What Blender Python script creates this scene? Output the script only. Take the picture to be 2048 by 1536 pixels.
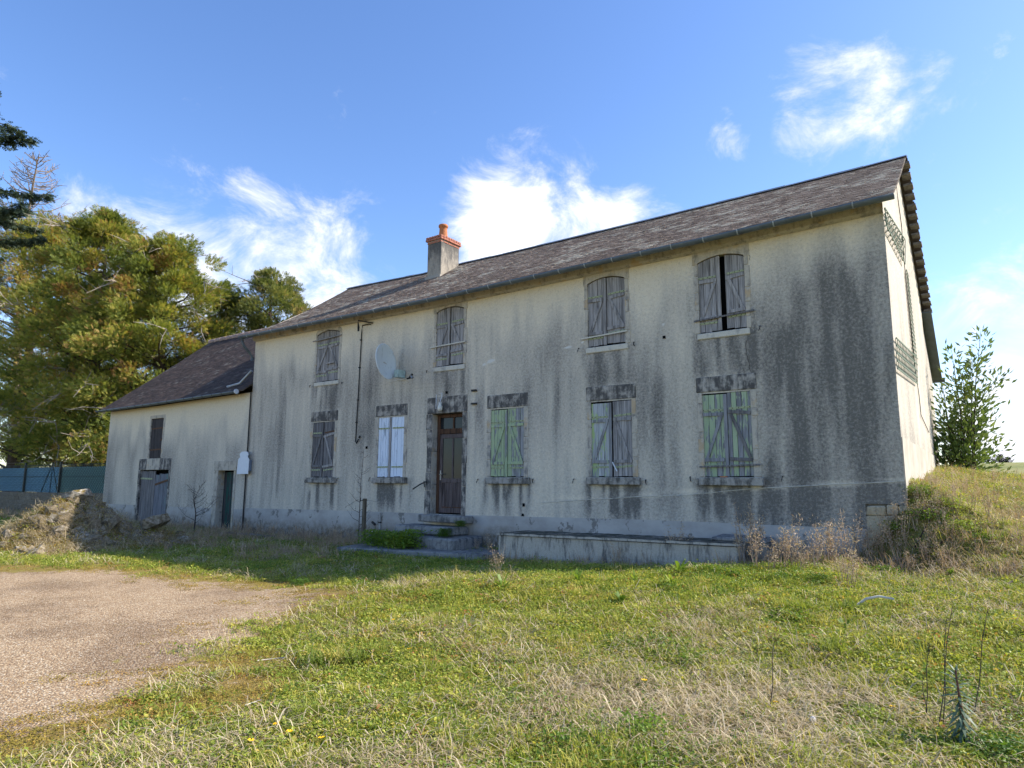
import bpy, math, random
import numpy as np
from mathutils import Matrix, Vector

# ------------------------------------------------------------------ scene, camera, sky, sun
for o in list(bpy.data.objects): bpy.data.objects.remove(o)
SC = bpy.context.scene
COL = SC.collection
R = math.radians
rng = np.random.default_rng(7)
random.seed(7)

EYE = 1.55
F_PX, YAW, PITCH, ROLL, CAM_D = 1332.0, R(35.387), R(8.495), R(0.329), 12.048
fw = np.array([-math.sin(YAW)*math.cos(PITCH), math.cos(YAW)*math.cos(PITCH), math.sin(PITCH)])
rt = np.array([math.cos(YAW), math.sin(YAW), 0.0]); up = np.cross(rt, fw)
rt, up = math.cos(ROLL)*rt+math.sin(ROLL)*up, -math.sin(ROLL)*rt+math.cos(ROLL)*up
CAMP = np.array([0, -CAM_D, EYE])
cam = bpy.data.cameras.new('camera'); cam_o = bpy.data.objects.new('camera', cam); COL.objects.link(cam_o)
cam.sensor_width = 36; cam.lens = F_PX*36/2048; cam.clip_start = 0.05; cam.clip_end = 3000
cam_o.matrix_world = Matrix(((rt[0], up[0], -fw[0], CAMP[0]), (rt[1], up[1], -fw[1], CAMP[1]), (rt[2], up[2], -fw[2], CAMP[2]), (0, 0, 0, 1)))
SC.camera = cam_o

def ray(x, y): return fw+rt*(x-1024)/F_PX-up*(y-768)/F_PX
def onY(x, y, Y=0.): d = ray(x, y); return CAMP+d*((Y-CAMP[1])/d[1])
def onX(x, y, X): d = ray(x, y); return CAMP+d*((X-CAMP[0])/d[0])
def onZ(x, y, Z=0.): d = ray(x, y); return CAMP+d*((Z-CAMP[2])/d[2])

SUN_AZ, SUN_EL = math.atan2(1.05, 0.82), R(37)          # azimuth from +Y towards +X
sund = np.array([math.sin(SUN_AZ)*math.cos(SUN_EL), math.cos(SUN_AZ)*math.cos(SUN_EL), math.sin(SUN_EL)])
sl = bpy.data.lights.new('sun', 'SUN'); sl.energy = 2.65; sl.angle = R(0.55); sl.color = (1.0, 0.93, 0.82)
so = bpy.data.objects.new('sun', sl); COL.objects.link(so)
so.rotation_euler = Vector(sund).to_track_quat('Z', 'Y').to_euler(); so.location = (20, 20, 40)
SC.view_settings.view_transform = 'Standard'; SC.view_settings.look = 'None'
SC.view_settings.exposure = 1.75; SC.view_settings.gamma = 1.0
SC.render.engine = 'CYCLES'; SC.cycles.max_bounces = 5; SC.cycles.diffuse_bounces = 3; SC.cycles.glossy_bounces = 2; SC.cycles.transmission_bounces = 3

W = bpy.data.worlds.new('World'); SC.world = W; W.use_nodes = True
def build_world():
    nt = W.node_tree; nt.nodes.clear(); L = nt.links
    def N(t, **k):
        n = nt.nodes.new(t)
        for a, v in k.items(): setattr(n, a, v)
        return n
    def sock(i, v):
        if hasattr(v, 'is_output'): L.new(v, i)
        else: i.default_value = v
    def M(op, a, b=0., c=0., clamp=False):
        n = N('ShaderNodeMath', operation=op, use_clamp=clamp)
        for i, v in enumerate((a, b, c)): sock(n.inputs[i], v)
        return n.outputs[0]
    sky = N('ShaderNodeTexSky', sky_type='NISHITA', sun_disc=False)
    sky.sun_elevation = SUN_EL; sky.sun_rotation = SUN_AZ; sky.altitude = 300; sky.air_density = 1.0; sky.dust_density = 0.6; sky.ozone_density = 2.2
    tc = N('ShaderNodeTexCoord')
    nrm = N('ShaderNodeVectorMath', operation='NORMALIZE'); L.new(tc.outputs['Generated'], nrm.inputs[0]); D = nrm.outputs[0]
    # stretch a little so clouds lie flat, warp with noise
    def noise(scale, detail, rough, dist=0., off=(0, 0, 0), sz=1.4):
        mp = N('ShaderNodeMapping'); L.new(D, mp.inputs[0]); mp.inputs['Scale'].default_value = (1, 1, sz); mp.inputs['Location'].default_value = off
        n = N('ShaderNodeTexNoise'); L.new(mp.outputs[0], n.inputs['Vector'])
        n.inputs['Scale'].default_value = scale; n.inputs['Detail'].default_value = detail; n.inputs['Roughness'].default_value = rough; n.inputs['Distortion'].default_value = dist
        return n.outputs['Fac']
    fine = noise(8.5, 8, .66, .5); big = noise(2.6, 4, .55, .2, (3.1, 1.7, .4))
    # cumulus and wisps: (pixel in the photograph that gives the direction, radius in radians, weight, z-squash)
    blobs = [((1030, 455), .12, 1.5), ((985, 420), .07, 1.2), ((1120, 460), .11, 1.15), ((1230, 435), .085, .9), ((620, 530), .13, .85), ((520, 470), .10, .8), ((330, 520), .14, .95), ((420, 570), .13, .95), ((230, 480), .10, .85),
             ((420, 380), .05, .36), ((640, 590), .10, .75), ((1630, 240), .085, .8), ((1720, 200), .11, .95), ((1880, 150), .08, .7), ((1660, 90), .07, .62), ((1445, 280), .055, .8), ((1400, 230), .035, .35),
             ((2000, 440), .055, .48), ((1980, 610), .09, .68), ((2040, 660), .07, .75), ((2030, 800), .08, .7), ((2000, 890), .10, .8), ((1900, 560), .05, .4), ((2300, 700), .2, .55), ((2600, 500), .2, .5), ((-200, 560), .2, .5)]
    acc = None
    for (px, rad, w) in blobs:
        d = ray(*px); d = d/np.linalg.norm(d)
        ds = N('ShaderNodeVectorMath', operation='DISTANCE'); L.new(D, ds.inputs[0]); ds.inputs[1].default_value = tuple(d)
        mr = N('ShaderNodeMapRange', interpolation_type='SMOOTHSTEP'); L.new(ds.outputs['Value'], mr.inputs[0])
        for i, v in zip((1, 2, 3, 4), (0., rad*1.35, w, 0.)): mr.inputs[i].default_value = v
        acc = mr.outputs[0] if acc is None else M('MAXIMUM', acc, mr.outputs[0])
    sep = N('ShaderNodeSeparateXYZ'); L.new(D, sep.inputs[0])
    low = N('ShaderNodeMapRange', interpolation_type='SMOOTHSTEP'); L.new(sep.outputs[2], low.inputs[0])
    for i, v in zip((1, 2, 3, 4), (.02, .44, .62, .0)): low.inputs[i].default_value = v
    dens = M('ADD', M('MULTIPLY', acc, .62), M('MULTIPLY', low.outputs[0], .45))
    dens = M('ADD', dens, M('MULTIPLY', M('SUBTRACT', fine, .5), 1.75))
    dens = M('ADD', dens, M('MULTIPLY', M('SUBTRACT', big, .5), .35))
    mk = N('ShaderNodeMapRange', interpolation_type='SMOOTHSTEP'); L.new(dens, mk.inputs[0])
    for i, v in zip((1, 2, 3, 4), (.20, .80, 0., 1.)): mk.inputs[i].default_value = v
    hs = N('ShaderNodeHueSaturation'); L.new(sky.outputs[0], hs.inputs['Color']); hs.inputs['Saturation'].default_value = 1.16; hs.inputs['Hue'].default_value = .508; hs.inputs['Value'].default_value = .72
    mx = N('ShaderNodeMix', data_type='RGBA'); L.new(mk.outputs[0], mx.inputs[0]); L.new(hs.outputs[0], mx.inputs[6]); cc = N('ShaderNodeMapRange', interpolation_type='SMOOTHSTEP'); L.new(dens, cc.inputs[0])
    for i, v in zip((1, 2, 3, 4), (.35, 1.0, 0., 1.)): cc.inputs[i].default_value = v
    cm = N('ShaderNodeMix', data_type='RGBA'); L.new(cc.outputs[0], cm.inputs[0]); cm.inputs[6].default_value = (2.5, 2.62, 2.95, 1); cm.inputs[7].default_value = (3.5, 3.58, 3.75, 1); L.new(cm.outputs[2], mx.inputs[7])
    bg = N('ShaderNodeBackground'); L.new(mx.outputs[2], bg.inputs[0]); bg.inputs[1].default_value = 0.12
    out = N('ShaderNodeOutputWorld'); L.new(bg.outputs[0], out.inputs[0])
build_world()

# ------------------------------------------------------------------ noise and terrain
def _h(ix, iy, s):
    n = (ix.astype(np.int64)*374761393+iy.astype(np.int64)*668265263+s*982451653) & 0x7fffffff
    n = ((n ^ (n >> 13))*1274126177) & 0x7fffffff
    return ((n ^ (n >> 16)) & 0xffff)/65535.0
def vn(x, y, s=0):
    x = np.asarray(x, float); y = np.asarray(y, float); x, y = np.broadcast_arrays(x, y)
    ix = np.floor(x); iy = np.floor(y); fx = x-ix; fy = y-iy; fx = fx*fx*(3-2*fx); fy = fy*fy*(3-2*fy)
    a, b, c, d = _h(ix, iy, s), _h(ix+1, iy, s), _h(ix, iy+1, s), _h(ix+1, iy+1, s)
    return (a*(1-fx)+b*fx)*(1-fy)+(c*(1-fx)+d*fx)*fy
def fbm(x, y, o=4, s=0):
    t = 0; a = .5; n = 0
    for i in range(o):
        t = t+a*vn(np.asarray(x)*2**i, np.asarray(y)*2**i, s+i*17); n += a; a *= .5
    return t/n
def sst(a, b, x):
    t = np.clip((np.asarray(x, float)-a)/(b-a), 0, 1); return t*t*(3-2*t)

ANCH = np.array([(-12, -5.5, 0), (-20, -5, 0), (-30, -5, 0), (-9, -5.4, .0), (-7.65, -5.3, .12), (-6.2, -4.2, .2), (-4.8, -3, .24), (-3.1, -1.8, .3), (-2.4, -1.2, .33), (-1.8, -.7, .38), (-1.75, -.1, .42),
    (-8.2, -1, .03), (-5.5, -1.2, .12), (-3.4, -1, .24), (-12, -1.5, 0), (-15, -.5, .0), (-18, -.2, .02), (-22, -.2, .05), (-27, 0, .05), (-35, 0, 0), (-45, 0, 0),
    (0, -12, 0), (0, -15, 0), (-2.3, -8.8, .03), (0, -7, .08), (-4.5, -10.5, 0), (-5.5, -8, 0), (-10, -10, 0), (-20, -12, 0), (2, -8, .12), (3, -4, .42), (-1, -4, .26), (-.5, -2.5, .33),
    (.3, -2, .34), (.3, -1, .5), (.3, 1, 1.0), (.3, 3, 1.36), (.3, 5, 1.56), (.3, 10, 1.66), (-1.1, .1, 1.3), (-1.0, 1.2, 1.5), (-1.07, 4, 1.75), (-1.07, 7.6, 1.98), (-1, 12, 1.85), (-.72, -.25, .88), (-1.3, -.35, .48),
    (3, 0, .95), (3, 4, 1.45), (3, 10, 1.65), (5, -3, .55), (0, 18, 1.75), (10, 18, 1.8), (0, 30, 2.25), (30, 30, 2.3), (0, 60, 3.45), (40, 60, 3.45), (0, 95, 4.5), (60, 95, 4.5), (0, 130, 4.9), (80, 130, 4.9), (0, 200, 2.5), (100, 200, 2.5), (0, 300, -2), (150, 300, -2),
    (-15, 3, .3), (-15, 30, 1), (-60, 60, 1.0), (-60, 0, 0), (-60, -30, 0), (-20, -30, 0), (0, -40, -.2), (40, -20, .3), (40, 0, .9), (15, 0, 1.0), (12, -12, .2)], float)
def _fit():
    P = ANCH[:, :2]; r = np.hypot(*(P[:, None]-P[None]).transpose(2, 0, 1)); n = len(P)
    A = np.zeros((n+1, n+1)); A[:n, :n] = -np.sqrt(r*r+.25)+np.eye(n)*-.02*0; A[:n, n] = 1; A[n, :n] = 1
    return np.linalg.solve(A, np.append(ANCH[:, 2], 0))
_RW = _fit()
def H0(x, y):
    x = np.asarray(x, float); y = np.asarray(y, float); sh = np.broadcast(x, y).shape
    X = np.broadcast_to(x, sh).ravel(); Y = np.broadcast_to(y, sh).ravel(); out = np.full(X.shape, _RW[-1])
    for (ax, ay, _), w in zip(ANCH, _RW[:-1]): out += w*-np.sqrt((X-ax)**2+(Y-ay)**2+.25)
    return out.reshape(sh)
GRAV = np.array([(-14.6, -7.6), (-13.2, -6.1), (-10.9, -5.75), (-9.2, -5.5), (-7.6, -5.55), (-6.7, -5.95), (-6.25, -7.0), (-5.75, -7.8), (-5.2, -8.6), (-4.8, -9.35), (-4.5, -10.1), (-4.4, -11), (-4.6, -15), (-16, -18), (-34, -16), (-34, -10), (-20, -8.6)])
def grav_sd(x, y):          # >0 inside the gravel, metres
    x = np.asarray(x, float); y = np.asarray(y, float); inside = np.zeros(np.broadcast(x, y).shape, bool); d = np.full(inside.shape, 1e9)
    for i in range(len(GRAV)):
        a = GRAV[i]; b = GRAV[(i+1) % len(GRAV)]; e = b-a
        t = np.clip(((x-a[0])*e[0]+(y-a[1])*e[1])/(e@e), 0, 1)
        d = np.minimum(d, np.hypot(x-a[0]-t*e[0], y-a[1]-t*e[1]))
        c = (a[1] > y) != (b[1] > y)
        with np.errstate(divide='ignore', invalid='ignore'): xi = (b[0]-a[0])*(y-a[1])/(b[1]-a[1]+1e-12)+a[0]
        inside ^= c & (x < xi)
    return np.where(inside, d, -d)
def H(x, y):
    x = np.asarray(x, float); y = np.asarray(y, float)
    near = np.exp(-((x+4)**2+(y+4)**2)/900)
    lawn = sst(.3, -.8, grav_sd(x, y))
    bump = (fbm(x*.9, y*.9, 3, 5)-.5)*.12*lawn+(fbm(x*3.3, y*3.3, 2, 9)-.5)*.05*lawn+(fbm(x*.5, y*.5, 2, 3)-.5)*.03
    return H0(x, y)+bump*near

# ------------------------------------------------------------------ mesh helpers
def mesh_np(name, V, Fq, smooth=False, attrs=None):
    """V (n,3), Fq: list of (m,k) index arrays"""
    me = bpy.data.meshes.new(name); V = np.asarray(V, np.float32)
    Fl = [np.asarray(f, np.int32) for f in (Fq if isinstance(Fq, list) else [Fq])]
    tot = sum(f.size for f in Fl); nf = sum(len(f) for f in Fl)
    me.vertices.add(len(V)); me.vertices.foreach_set('co', V.ravel())
    me.loops.add(tot); me.loops.foreach_set('vertex_index', np.concatenate([f.ravel() for f in Fl]))
    me.polygons.add(nf)
    ls = np.concatenate([np.full(len(f), f.shape[1], np.int32) for f in Fl]); st = np.concatenate([[0], np.cumsum(ls)[:-1]]).astype(np.int32)
    me.polygons.foreach_set('loop_start', st)
    me.polygons.foreach_set('use_smooth', np.full(nf, bool(smooth)))
    for an, (dom, val) in (attrs or {}).items():
        a = me.attributes.new(an, 'FLOAT', dom); a.data.foreach_set('value', np.asarray(val, np.float32))
    me.update(calc_edges=True); return me

class MB:
    def __init__(s): s.v = []; s.f = []
    def add(s, vs, fs):
        b = len(s.v); s.v += [tuple(map(float, p)) for p in vs]; s.f += [tuple(i+b for i in f) for f in fs]; return s
    def box(s, x0, x1, y0, y1, z0, z1, j=0.):
        q = lambda: random.uniform(-j, j) if j else 0.
        vs = [(x+q(), y+q()*.5, z+q()) for z in (z0, z1) for y in (y0, y1) for x in (x0, x1)]
        return s.add(vs, [(0, 2, 3, 1), (4, 5, 7, 6), (0, 1, 5, 4), (2, 6, 7, 3), (0, 4, 6, 2), (1, 3, 7, 5)])
    def prism(s, poly, y0, y1):
        """poly: list of (x,z), counter-clockwise seen from -Y; extruded along y"""
        n = len(poly); vs = [(x, y0, z) for x, z in poly]+[(x, y1, z) for x, z in poly]
        fs = [tuple(range(n)), tuple(range(2*n-1, n-1, -1))]+[(i, i+n, (i+1) % n+n, (i+1) % n) for i in range(n)]
        return s.add(vs, fs)
    def slab(s, p, axis, t):
        """polygon p (3d points) extruded by vector axis*t"""
        n = len(p); a = np.asarray(axis, float)*t; vs = [tuple(q) for q in p]+[tuple(np.asarray(q)+a) for q in p]
        return s.add(vs, [tuple(range(n)), tuple(range(2*n-1, n-1, -1))]+[(i, i+n, (i+1) % n+n, (i+1) % n) for i in range(n)])
    def bar(s, a, b, w, t, nrm=(0, -1, 0)):
        """rectangular bar from a to b, width w in plane, thickness t along nrm"""
        a = np.asarray(a, float); b = np.asarray(b, float); d = b-a; n = np.asarray(nrm, float); sd = np.cross(d, n); sd /= np.linalg.norm(sd); sd *= w/2
        n = n*t; p = [a-sd, b-sd, b+sd, a+sd]
        return s.add(p+[q+n for q in p], [(0, 1, 2, 3), (7, 6, 5, 4), (0, 4, 5, 1), (1, 5, 6, 2), (2, 6, 7, 3), (3, 7, 4, 0)])
    def tube(s, pts, r, n=8, cap=True):
        pts = [np.asarray(p, float) for p in pts]; rs = r if hasattr(r, '__len__') else [r]*len(pts); b = len(s.v)
        for i, p in enumerate(pts):
            d = pts[min(i+1, len(pts)-1)]-pts[max(i-1, 0)]; d = d/(np.linalg.norm(d)+1e-9)
            a = np.cross(d, (0, 0, 1) if abs(d[2]) < .9 else (1, 0, 0)); a /= np.linalg.norm(a); c = np.cross(d, a)
            for k in range(n):
                t = 2*math.pi*k/n; s.v.append(tuple(p+(a*math.cos(t)+c*math.sin(t))*rs[i]))
        for i in range(len(pts)-1):
            for k in range(n):
                k2 = (k+1) % n; s.f.append((b+i*n+k, b+i*n+k2, b+(i+1)*n+k2, b+(i+1)*n+k))
        if cap: s.f.append(tuple(b+k for k in range(n))); s.f.append(tuple(b+(len(pts)-1)*n+k for k in range(n-1, -1, -1)))
        return s
    def lathe(s, c, prof, n=16):
        b = len(s.v)
        for r, z in prof:
            for k in range(n):
                t = 2*math.pi*k/n; s.v.append((c[0]+r*math.cos(t), c[1]+r*math.sin(t), c[2]+z))
        for i in range(len(prof)-1):
            for k in range(n):
                k2 = (k+1) % n; s.f.append((b+i*n+k, b+i*n+k2, b+(i+1)*n+k2, b+(i+1)*n+k))
        return s
    def build(s, name, mat, parent=None, smooth=False, bevel=0.):
        off = np.array(base_of(parent)) if parent else np.zeros(3)
        me = bpy.data.meshes.new(name); me.from_pydata([tuple(np.asarray(v)-off) for v in s.v], [], s.f); me.update()
        return link(name, me, mat, parent, smooth, bevel)
def base_of(o):
    b = Vector((0, 0, 0))
    while o: b += o.location; o = o.parent
    return b
def link(name, me, mat, parent=None, smooth=False, bevel=0.):
    o = bpy.data.objects.new(name, me); COL.objects.link(o)
    if mat and not me.materials: me.materials.append(mat)
    if parent: o.parent = parent
    if smooth:
        for p in me.polygons: p.use_smooth = True
    if bevel:
        m = o.modifiers.new('bevel', 'BEVEL'); m.width = bevel; m.segments = 1; m.limit_method = 'ANGLE'
    return o
def tag(o, label, cat, group=None):
    o['label'] = label; o['category'] = cat
    if group: o['group'] = group
    return o
def thing(name, loc, label, cat, group=None):
    o = bpy.data.objects.new(name, None); COL.objects.link(o); o.location = loc; o.empty_display_size = .2
    return tag(o, label, cat, group)
def struct(o, kind='structure'): o['kind'] = kind; return o
def copy_tree(o, parent=None):
    c = o.copy(); COL.objects.link(c); c.parent = parent
    for ch in o.children: copy_tree(ch, c)
    return c

# ------------------------------------------------------------------ materials
class T:
    def __init__(s, name, rough=.9, spec=.2):
        s.m = bpy.data.materials.new(name); s.m.use_nodes = True; s.nt = s.m.node_tree; s.L = s.nt.links
        s.b = s.nt.nodes['Principled BSDF']; s.b.inputs['Roughness'].default_value = rough; s.b.inputs['Specular IOR Level'].default_value = spec
        s.out = s.nt.nodes['Material Output']; s._tc = None
    def n(s, t, ins=None, **k):
        n = s.nt.nodes.new(t)
        for a, v in k.items(): setattr(n, a, v)
        for i, v in (ins or {}).items(): s.set(n.inputs[i], v)
        return n
    def set(s, i, v):
        if hasattr(v, 'is_output'): s.L.new(v, i)
        else:
            if isinstance(v, (tuple, list)) and len(v) == 3 and i.type == 'RGBA': v = (*v, 1)
            i.default_value = v
    def obj(s, sc=(1, 1, 1), rnd=0.):
        if not s._tc: s._tc = s.n('ShaderNodeTexCoord')
        v = s._tc.outputs['Object']
        if rnd:
            r = s.n('ShaderNodeObjectInfo').outputs['Random']
            v = s.n('ShaderNodeVectorMath', {0: v, 1: s.n('ShaderNodeCombineXYZ', {0: s.M('MULTIPLY', r, 37.*rnd), 1: s.M('MULTIPLY', r, 91.*rnd), 2: s.M('MULTIPLY', r, 53.*rnd)}).outputs[0]}, operation='ADD').outputs[0]
        return s.n('ShaderNodeMapping', {0: v, 'Scale': sc}).outputs[0]
    def noise(s, scale, detail=4, rough=.55, vec=None, dist=0.):
        return s.n('ShaderNodeTexNoise', {'Vector': vec if vec is not None else s.obj(), 'Scale': scale, 'Detail': detail, 'Roughness': rough, 'Distortion': dist}).outputs['Fac']
    def vor(s, scale, vec=None, feature='F1', out='Distance'):
        return s.n('ShaderNodeTexVoronoi', {'Vector': vec if vec is not None else s.obj(), 'Scale': scale}, feature=feature).outputs[out]
    def M(s, op, a, b=0., c=0., clamp=False): return s.n('ShaderNodeMath', {0: a, 1: b, 2: c}, operation=op, use_clamp=clamp).outputs[0]
    def mr(s, v, a, b, c=0., d=1.): return s.n('ShaderNodeMapRange', {0: v, 1: a, 2: b, 3: c, 4: d}, interpolation_type='SMOOTHSTEP').outputs[0]
    def mix(s, f, a, b, mode='MIX'): return s.n('ShaderNodeMix', {0: f, 6: a, 7: b}, data_type='RGBA', blend_type=mode).outputs[2]
    def attr(s, name): return s.n('ShaderNodeAttribute', attribute_name=name).outputs['Fac']
    def rnd(s): return s.n('ShaderNodeObjectInfo').outputs['Random']
    def ramp(s, f, stops):
        n = s.n('ShaderNodeValToRGB', {0: f}); e = n.color_ramp.elements
        while len(e) < len(stops): e.new(.5)
        for el, (p, c) in zip(e, stops): el.position = p; el.color = (*c, 1)
        return n.outputs[0]
    def bump(s, h, strength=.5, dist=.01, nrm=None):
        d = {'Height': h, 'Strength': strength, 'Distance': dist}
        if nrm is not None: d['Normal'] = nrm
        return s.n('ShaderNodeBump', d).outputs[0]
    def done(s, col, nrm=None, rough=None, metal=0.):
        s.set(s.b.inputs['Base Color'], col)
        if nrm is not None: s.set(s.b.inputs['Normal'], nrm)
        if rough is not None: s.set(s.b.inputs['Roughness'], rough)
        s.b.inputs['Metallic'].default_value = metal
        return s.m
    def leafy(s, col, tr=.35, trcol=None):
        s.set(s.b.inputs['Base Color'], col)
        t = s.n('ShaderNodeBsdfTranslucent', {0: trcol if trcol is not None else col})
        mx = s.n('ShaderNodeMixShader', {0: tr, 1: s.b.outputs[0], 2: t.outputs[0]}); s.L.new(mx.outputs[0], s.out.inputs[0]); return s.m

def render_wall():
    t = T('lime_render', .95, .1); st = t.attr('stain')
    fine = t.noise(21, 4, .8); mid = t.noise(2.2, 5, .65, t.obj((3.2, 3.2, .55))); grit = t.vor(46)
    f = t.M('ADD', st, t.M('MULTIPLY', t.M('SUBTRACT', mid, .5), .34)); f = t.M('ADD', f, t.M('MULTIPLY', t.M('SUBTRACT', fine, .5), 1.25), clamp=True)
    c = t.ramp(f, [(0, (.70, .62, .49)), (.25, (.60, .54, .445)), (.5, (.48, .437, .372)), (.78, (.30, .277, .245)), (1, (.15, .142, .13))])
    c = t.mix(t.mr(t.noise(14, 3, .6), .42, .62, .0, .25), c, t.mix(1., c, (.80, .74, .66), 'MULTIPLY'))
    c = t.mix(t.mr(t.vor(30, t.obj((1, 1, .8))), .10, .24, .55, 0.), c, t.mix(1., c, (.45, .45, .46), 'MULTIPLY'))
    c = t.mix(t.mr(t.attr('white'), .45, .6), c, (.62, .60, .56))
    h = t.M('ADD', t.M('MULTIPLY', fine, .7), t.M('MULTIPLY', grit, .6))
    return t.done(c, t.bump(h, .75, .012))
def cement():
    t = T('plinth_cement', .9, .15); a = t.noise(1.3, 6, .65, t.obj((1, 1, 1.6))); b = t.noise(9, 5, .65); d = t.attr('stain')
    c = t.ramp(a, [(.3, (.32, .30, .28)), (.55, (.42, .40, .375)), (.75, (.50, .475, .435))])
    c = t.mix(t.mr(t.noise(2.6, 5, .7, t.obj((1, 1, .7))), .575, .61), c, (.20, .19, .175))
    c = t.mix(t.M('MULTIPLY', d, t.mr(b, .3, .7, .4, 1.)), c, (.15, .115, .075))
    return t.done(c, t.bump(t.M('ADD', b, t.M('MULTIPLY', a, .5)), .35, .006))
def stone(name, light, dark, amt=.5, tint=None):
    t = T(name, .92, .15); v = t.obj((1, 1, 1), 1.); a = t.noise(4.5, 6, .68, v); s2 = t.noise(5, 5, .7, t.n('ShaderNodeMapping', {0: v, 'Scale': (2.2, 2.2, .5)}).outputs[0]); g = t.noise(40, 4, .7, v)
    f = t.M('ADD', t.M('MULTIPLY', a, .6), t.M('MULTIPLY', s2, .5))
    c = t.mix(t.mr(f, .62-.25*amt, .80-.25*amt), light, dark)
    c = t.mix(t.mr(g, .35, .7, 0., .45), c, t.mix(1., c, (.6, .6, .62), 'MULTIPLY'))
    if tint: c = t.mix(t.mr(t.noise(3, 4, .6, v), .56, .66, 0., .8), c, tint)
    return t.done(c, t.bump(t.M('ADD', a, t.M('MULTIPLY', g, .5)), .6, .012))
def wood(name, a, b, paint=None, peel=.5, paint2=None):
    t = T(name, .85, .2); v = t.obj((1, 1, 1), 1.); r = t.rnd()
    gr = t.noise(1., 7, .65, t.n('ShaderNodeMapping', {0: v, 'Scale': (55, 20, 2.2)}).outputs[0], .4)
    gr2 = t.noise(1., 4, .6, t.n('ShaderNodeMapping', {0: v, 'Scale': (11, 8, 1.1)}).outputs[0])
    c = t.mix(t.mr(gr, .3, .68), b, a); c = t.mix(t.mr(gr2, .45, .72, 0., .75), c, tuple(x*.45 for x in b))
    c = t.mix(t.mr(r, 0., 1., 0., .45), c, t.mix(1., c, (.62, .62, .64), 'MULTIPLY'))
    if paint:
        pz = t.M('ADD', t.M('MULTIPLY', t.noise(1., 6, .7, t.n('ShaderNodeMapping', {0: v, 'Scale': (16, 10, 3.0)}).outputs[0]), .75), t.M('MULTIPLY', t.M('SUBTRACT', r, .5), .22))
        pm = t.mr(pz, .20+.34*peel, .25+.34*peel)
        pc = t.mix(t.mr(gr2, .3, .7), paint, paint2 or tuple(x*.75 for x in paint))
        c = t.mix(pm, c, pc)
    return t.done(c, t.bump(gr, .45, .006))
def plain(name, col, rough=.6, metal=0., spec=.3, var=.25, sc=9):
    t = T(name, rough, spec); a = t.noise(sc, 5, .65)
    c = t.mix(t.mr(a, .35, .7, 0., 1.), col, tuple(x*(1-var) for x in col)); return t.done(c, t.bump(a, .15, .003), None, metal)
def tile_mat(name, cols, lichen, amt):
    t = T(name, .88, .18); v = t.attr('v'); a = t.noise(.55, 4, .6, t.obj((1, 1.2, 1.2))); b = t.noise(26, 4, .7)
    f = t.M('ADD', t.M('MULTIPLY', v, .50), t.M('MULTIPLY', a, .56))
    c = t.ramp(f, cols)
    lf = t.M('ADD', t.M('MULTIPLY', t.noise(1.1, 5, .7, t.obj((.8, 1.4, 1.4))), .7), t.M('MULTIPLY', b, .35))
    lf = t.M('ADD', lf, t.M('MULTIPLY', t.M('SUBTRACT', t.attr('v2'), .5), .16))
    c = t.mix(t.mr(lf, .60-amt*.1, .70-amt*.1, 0., .85), c, lichen)
    c = t.mix(t.mr(b, .3, .75, 0., .55), c, t.mix(1., c, (.55, .53, .52), 'MULTIPLY'))
    return t.done(c, t.bump(b, .4, .006))
MAT = {}
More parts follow.
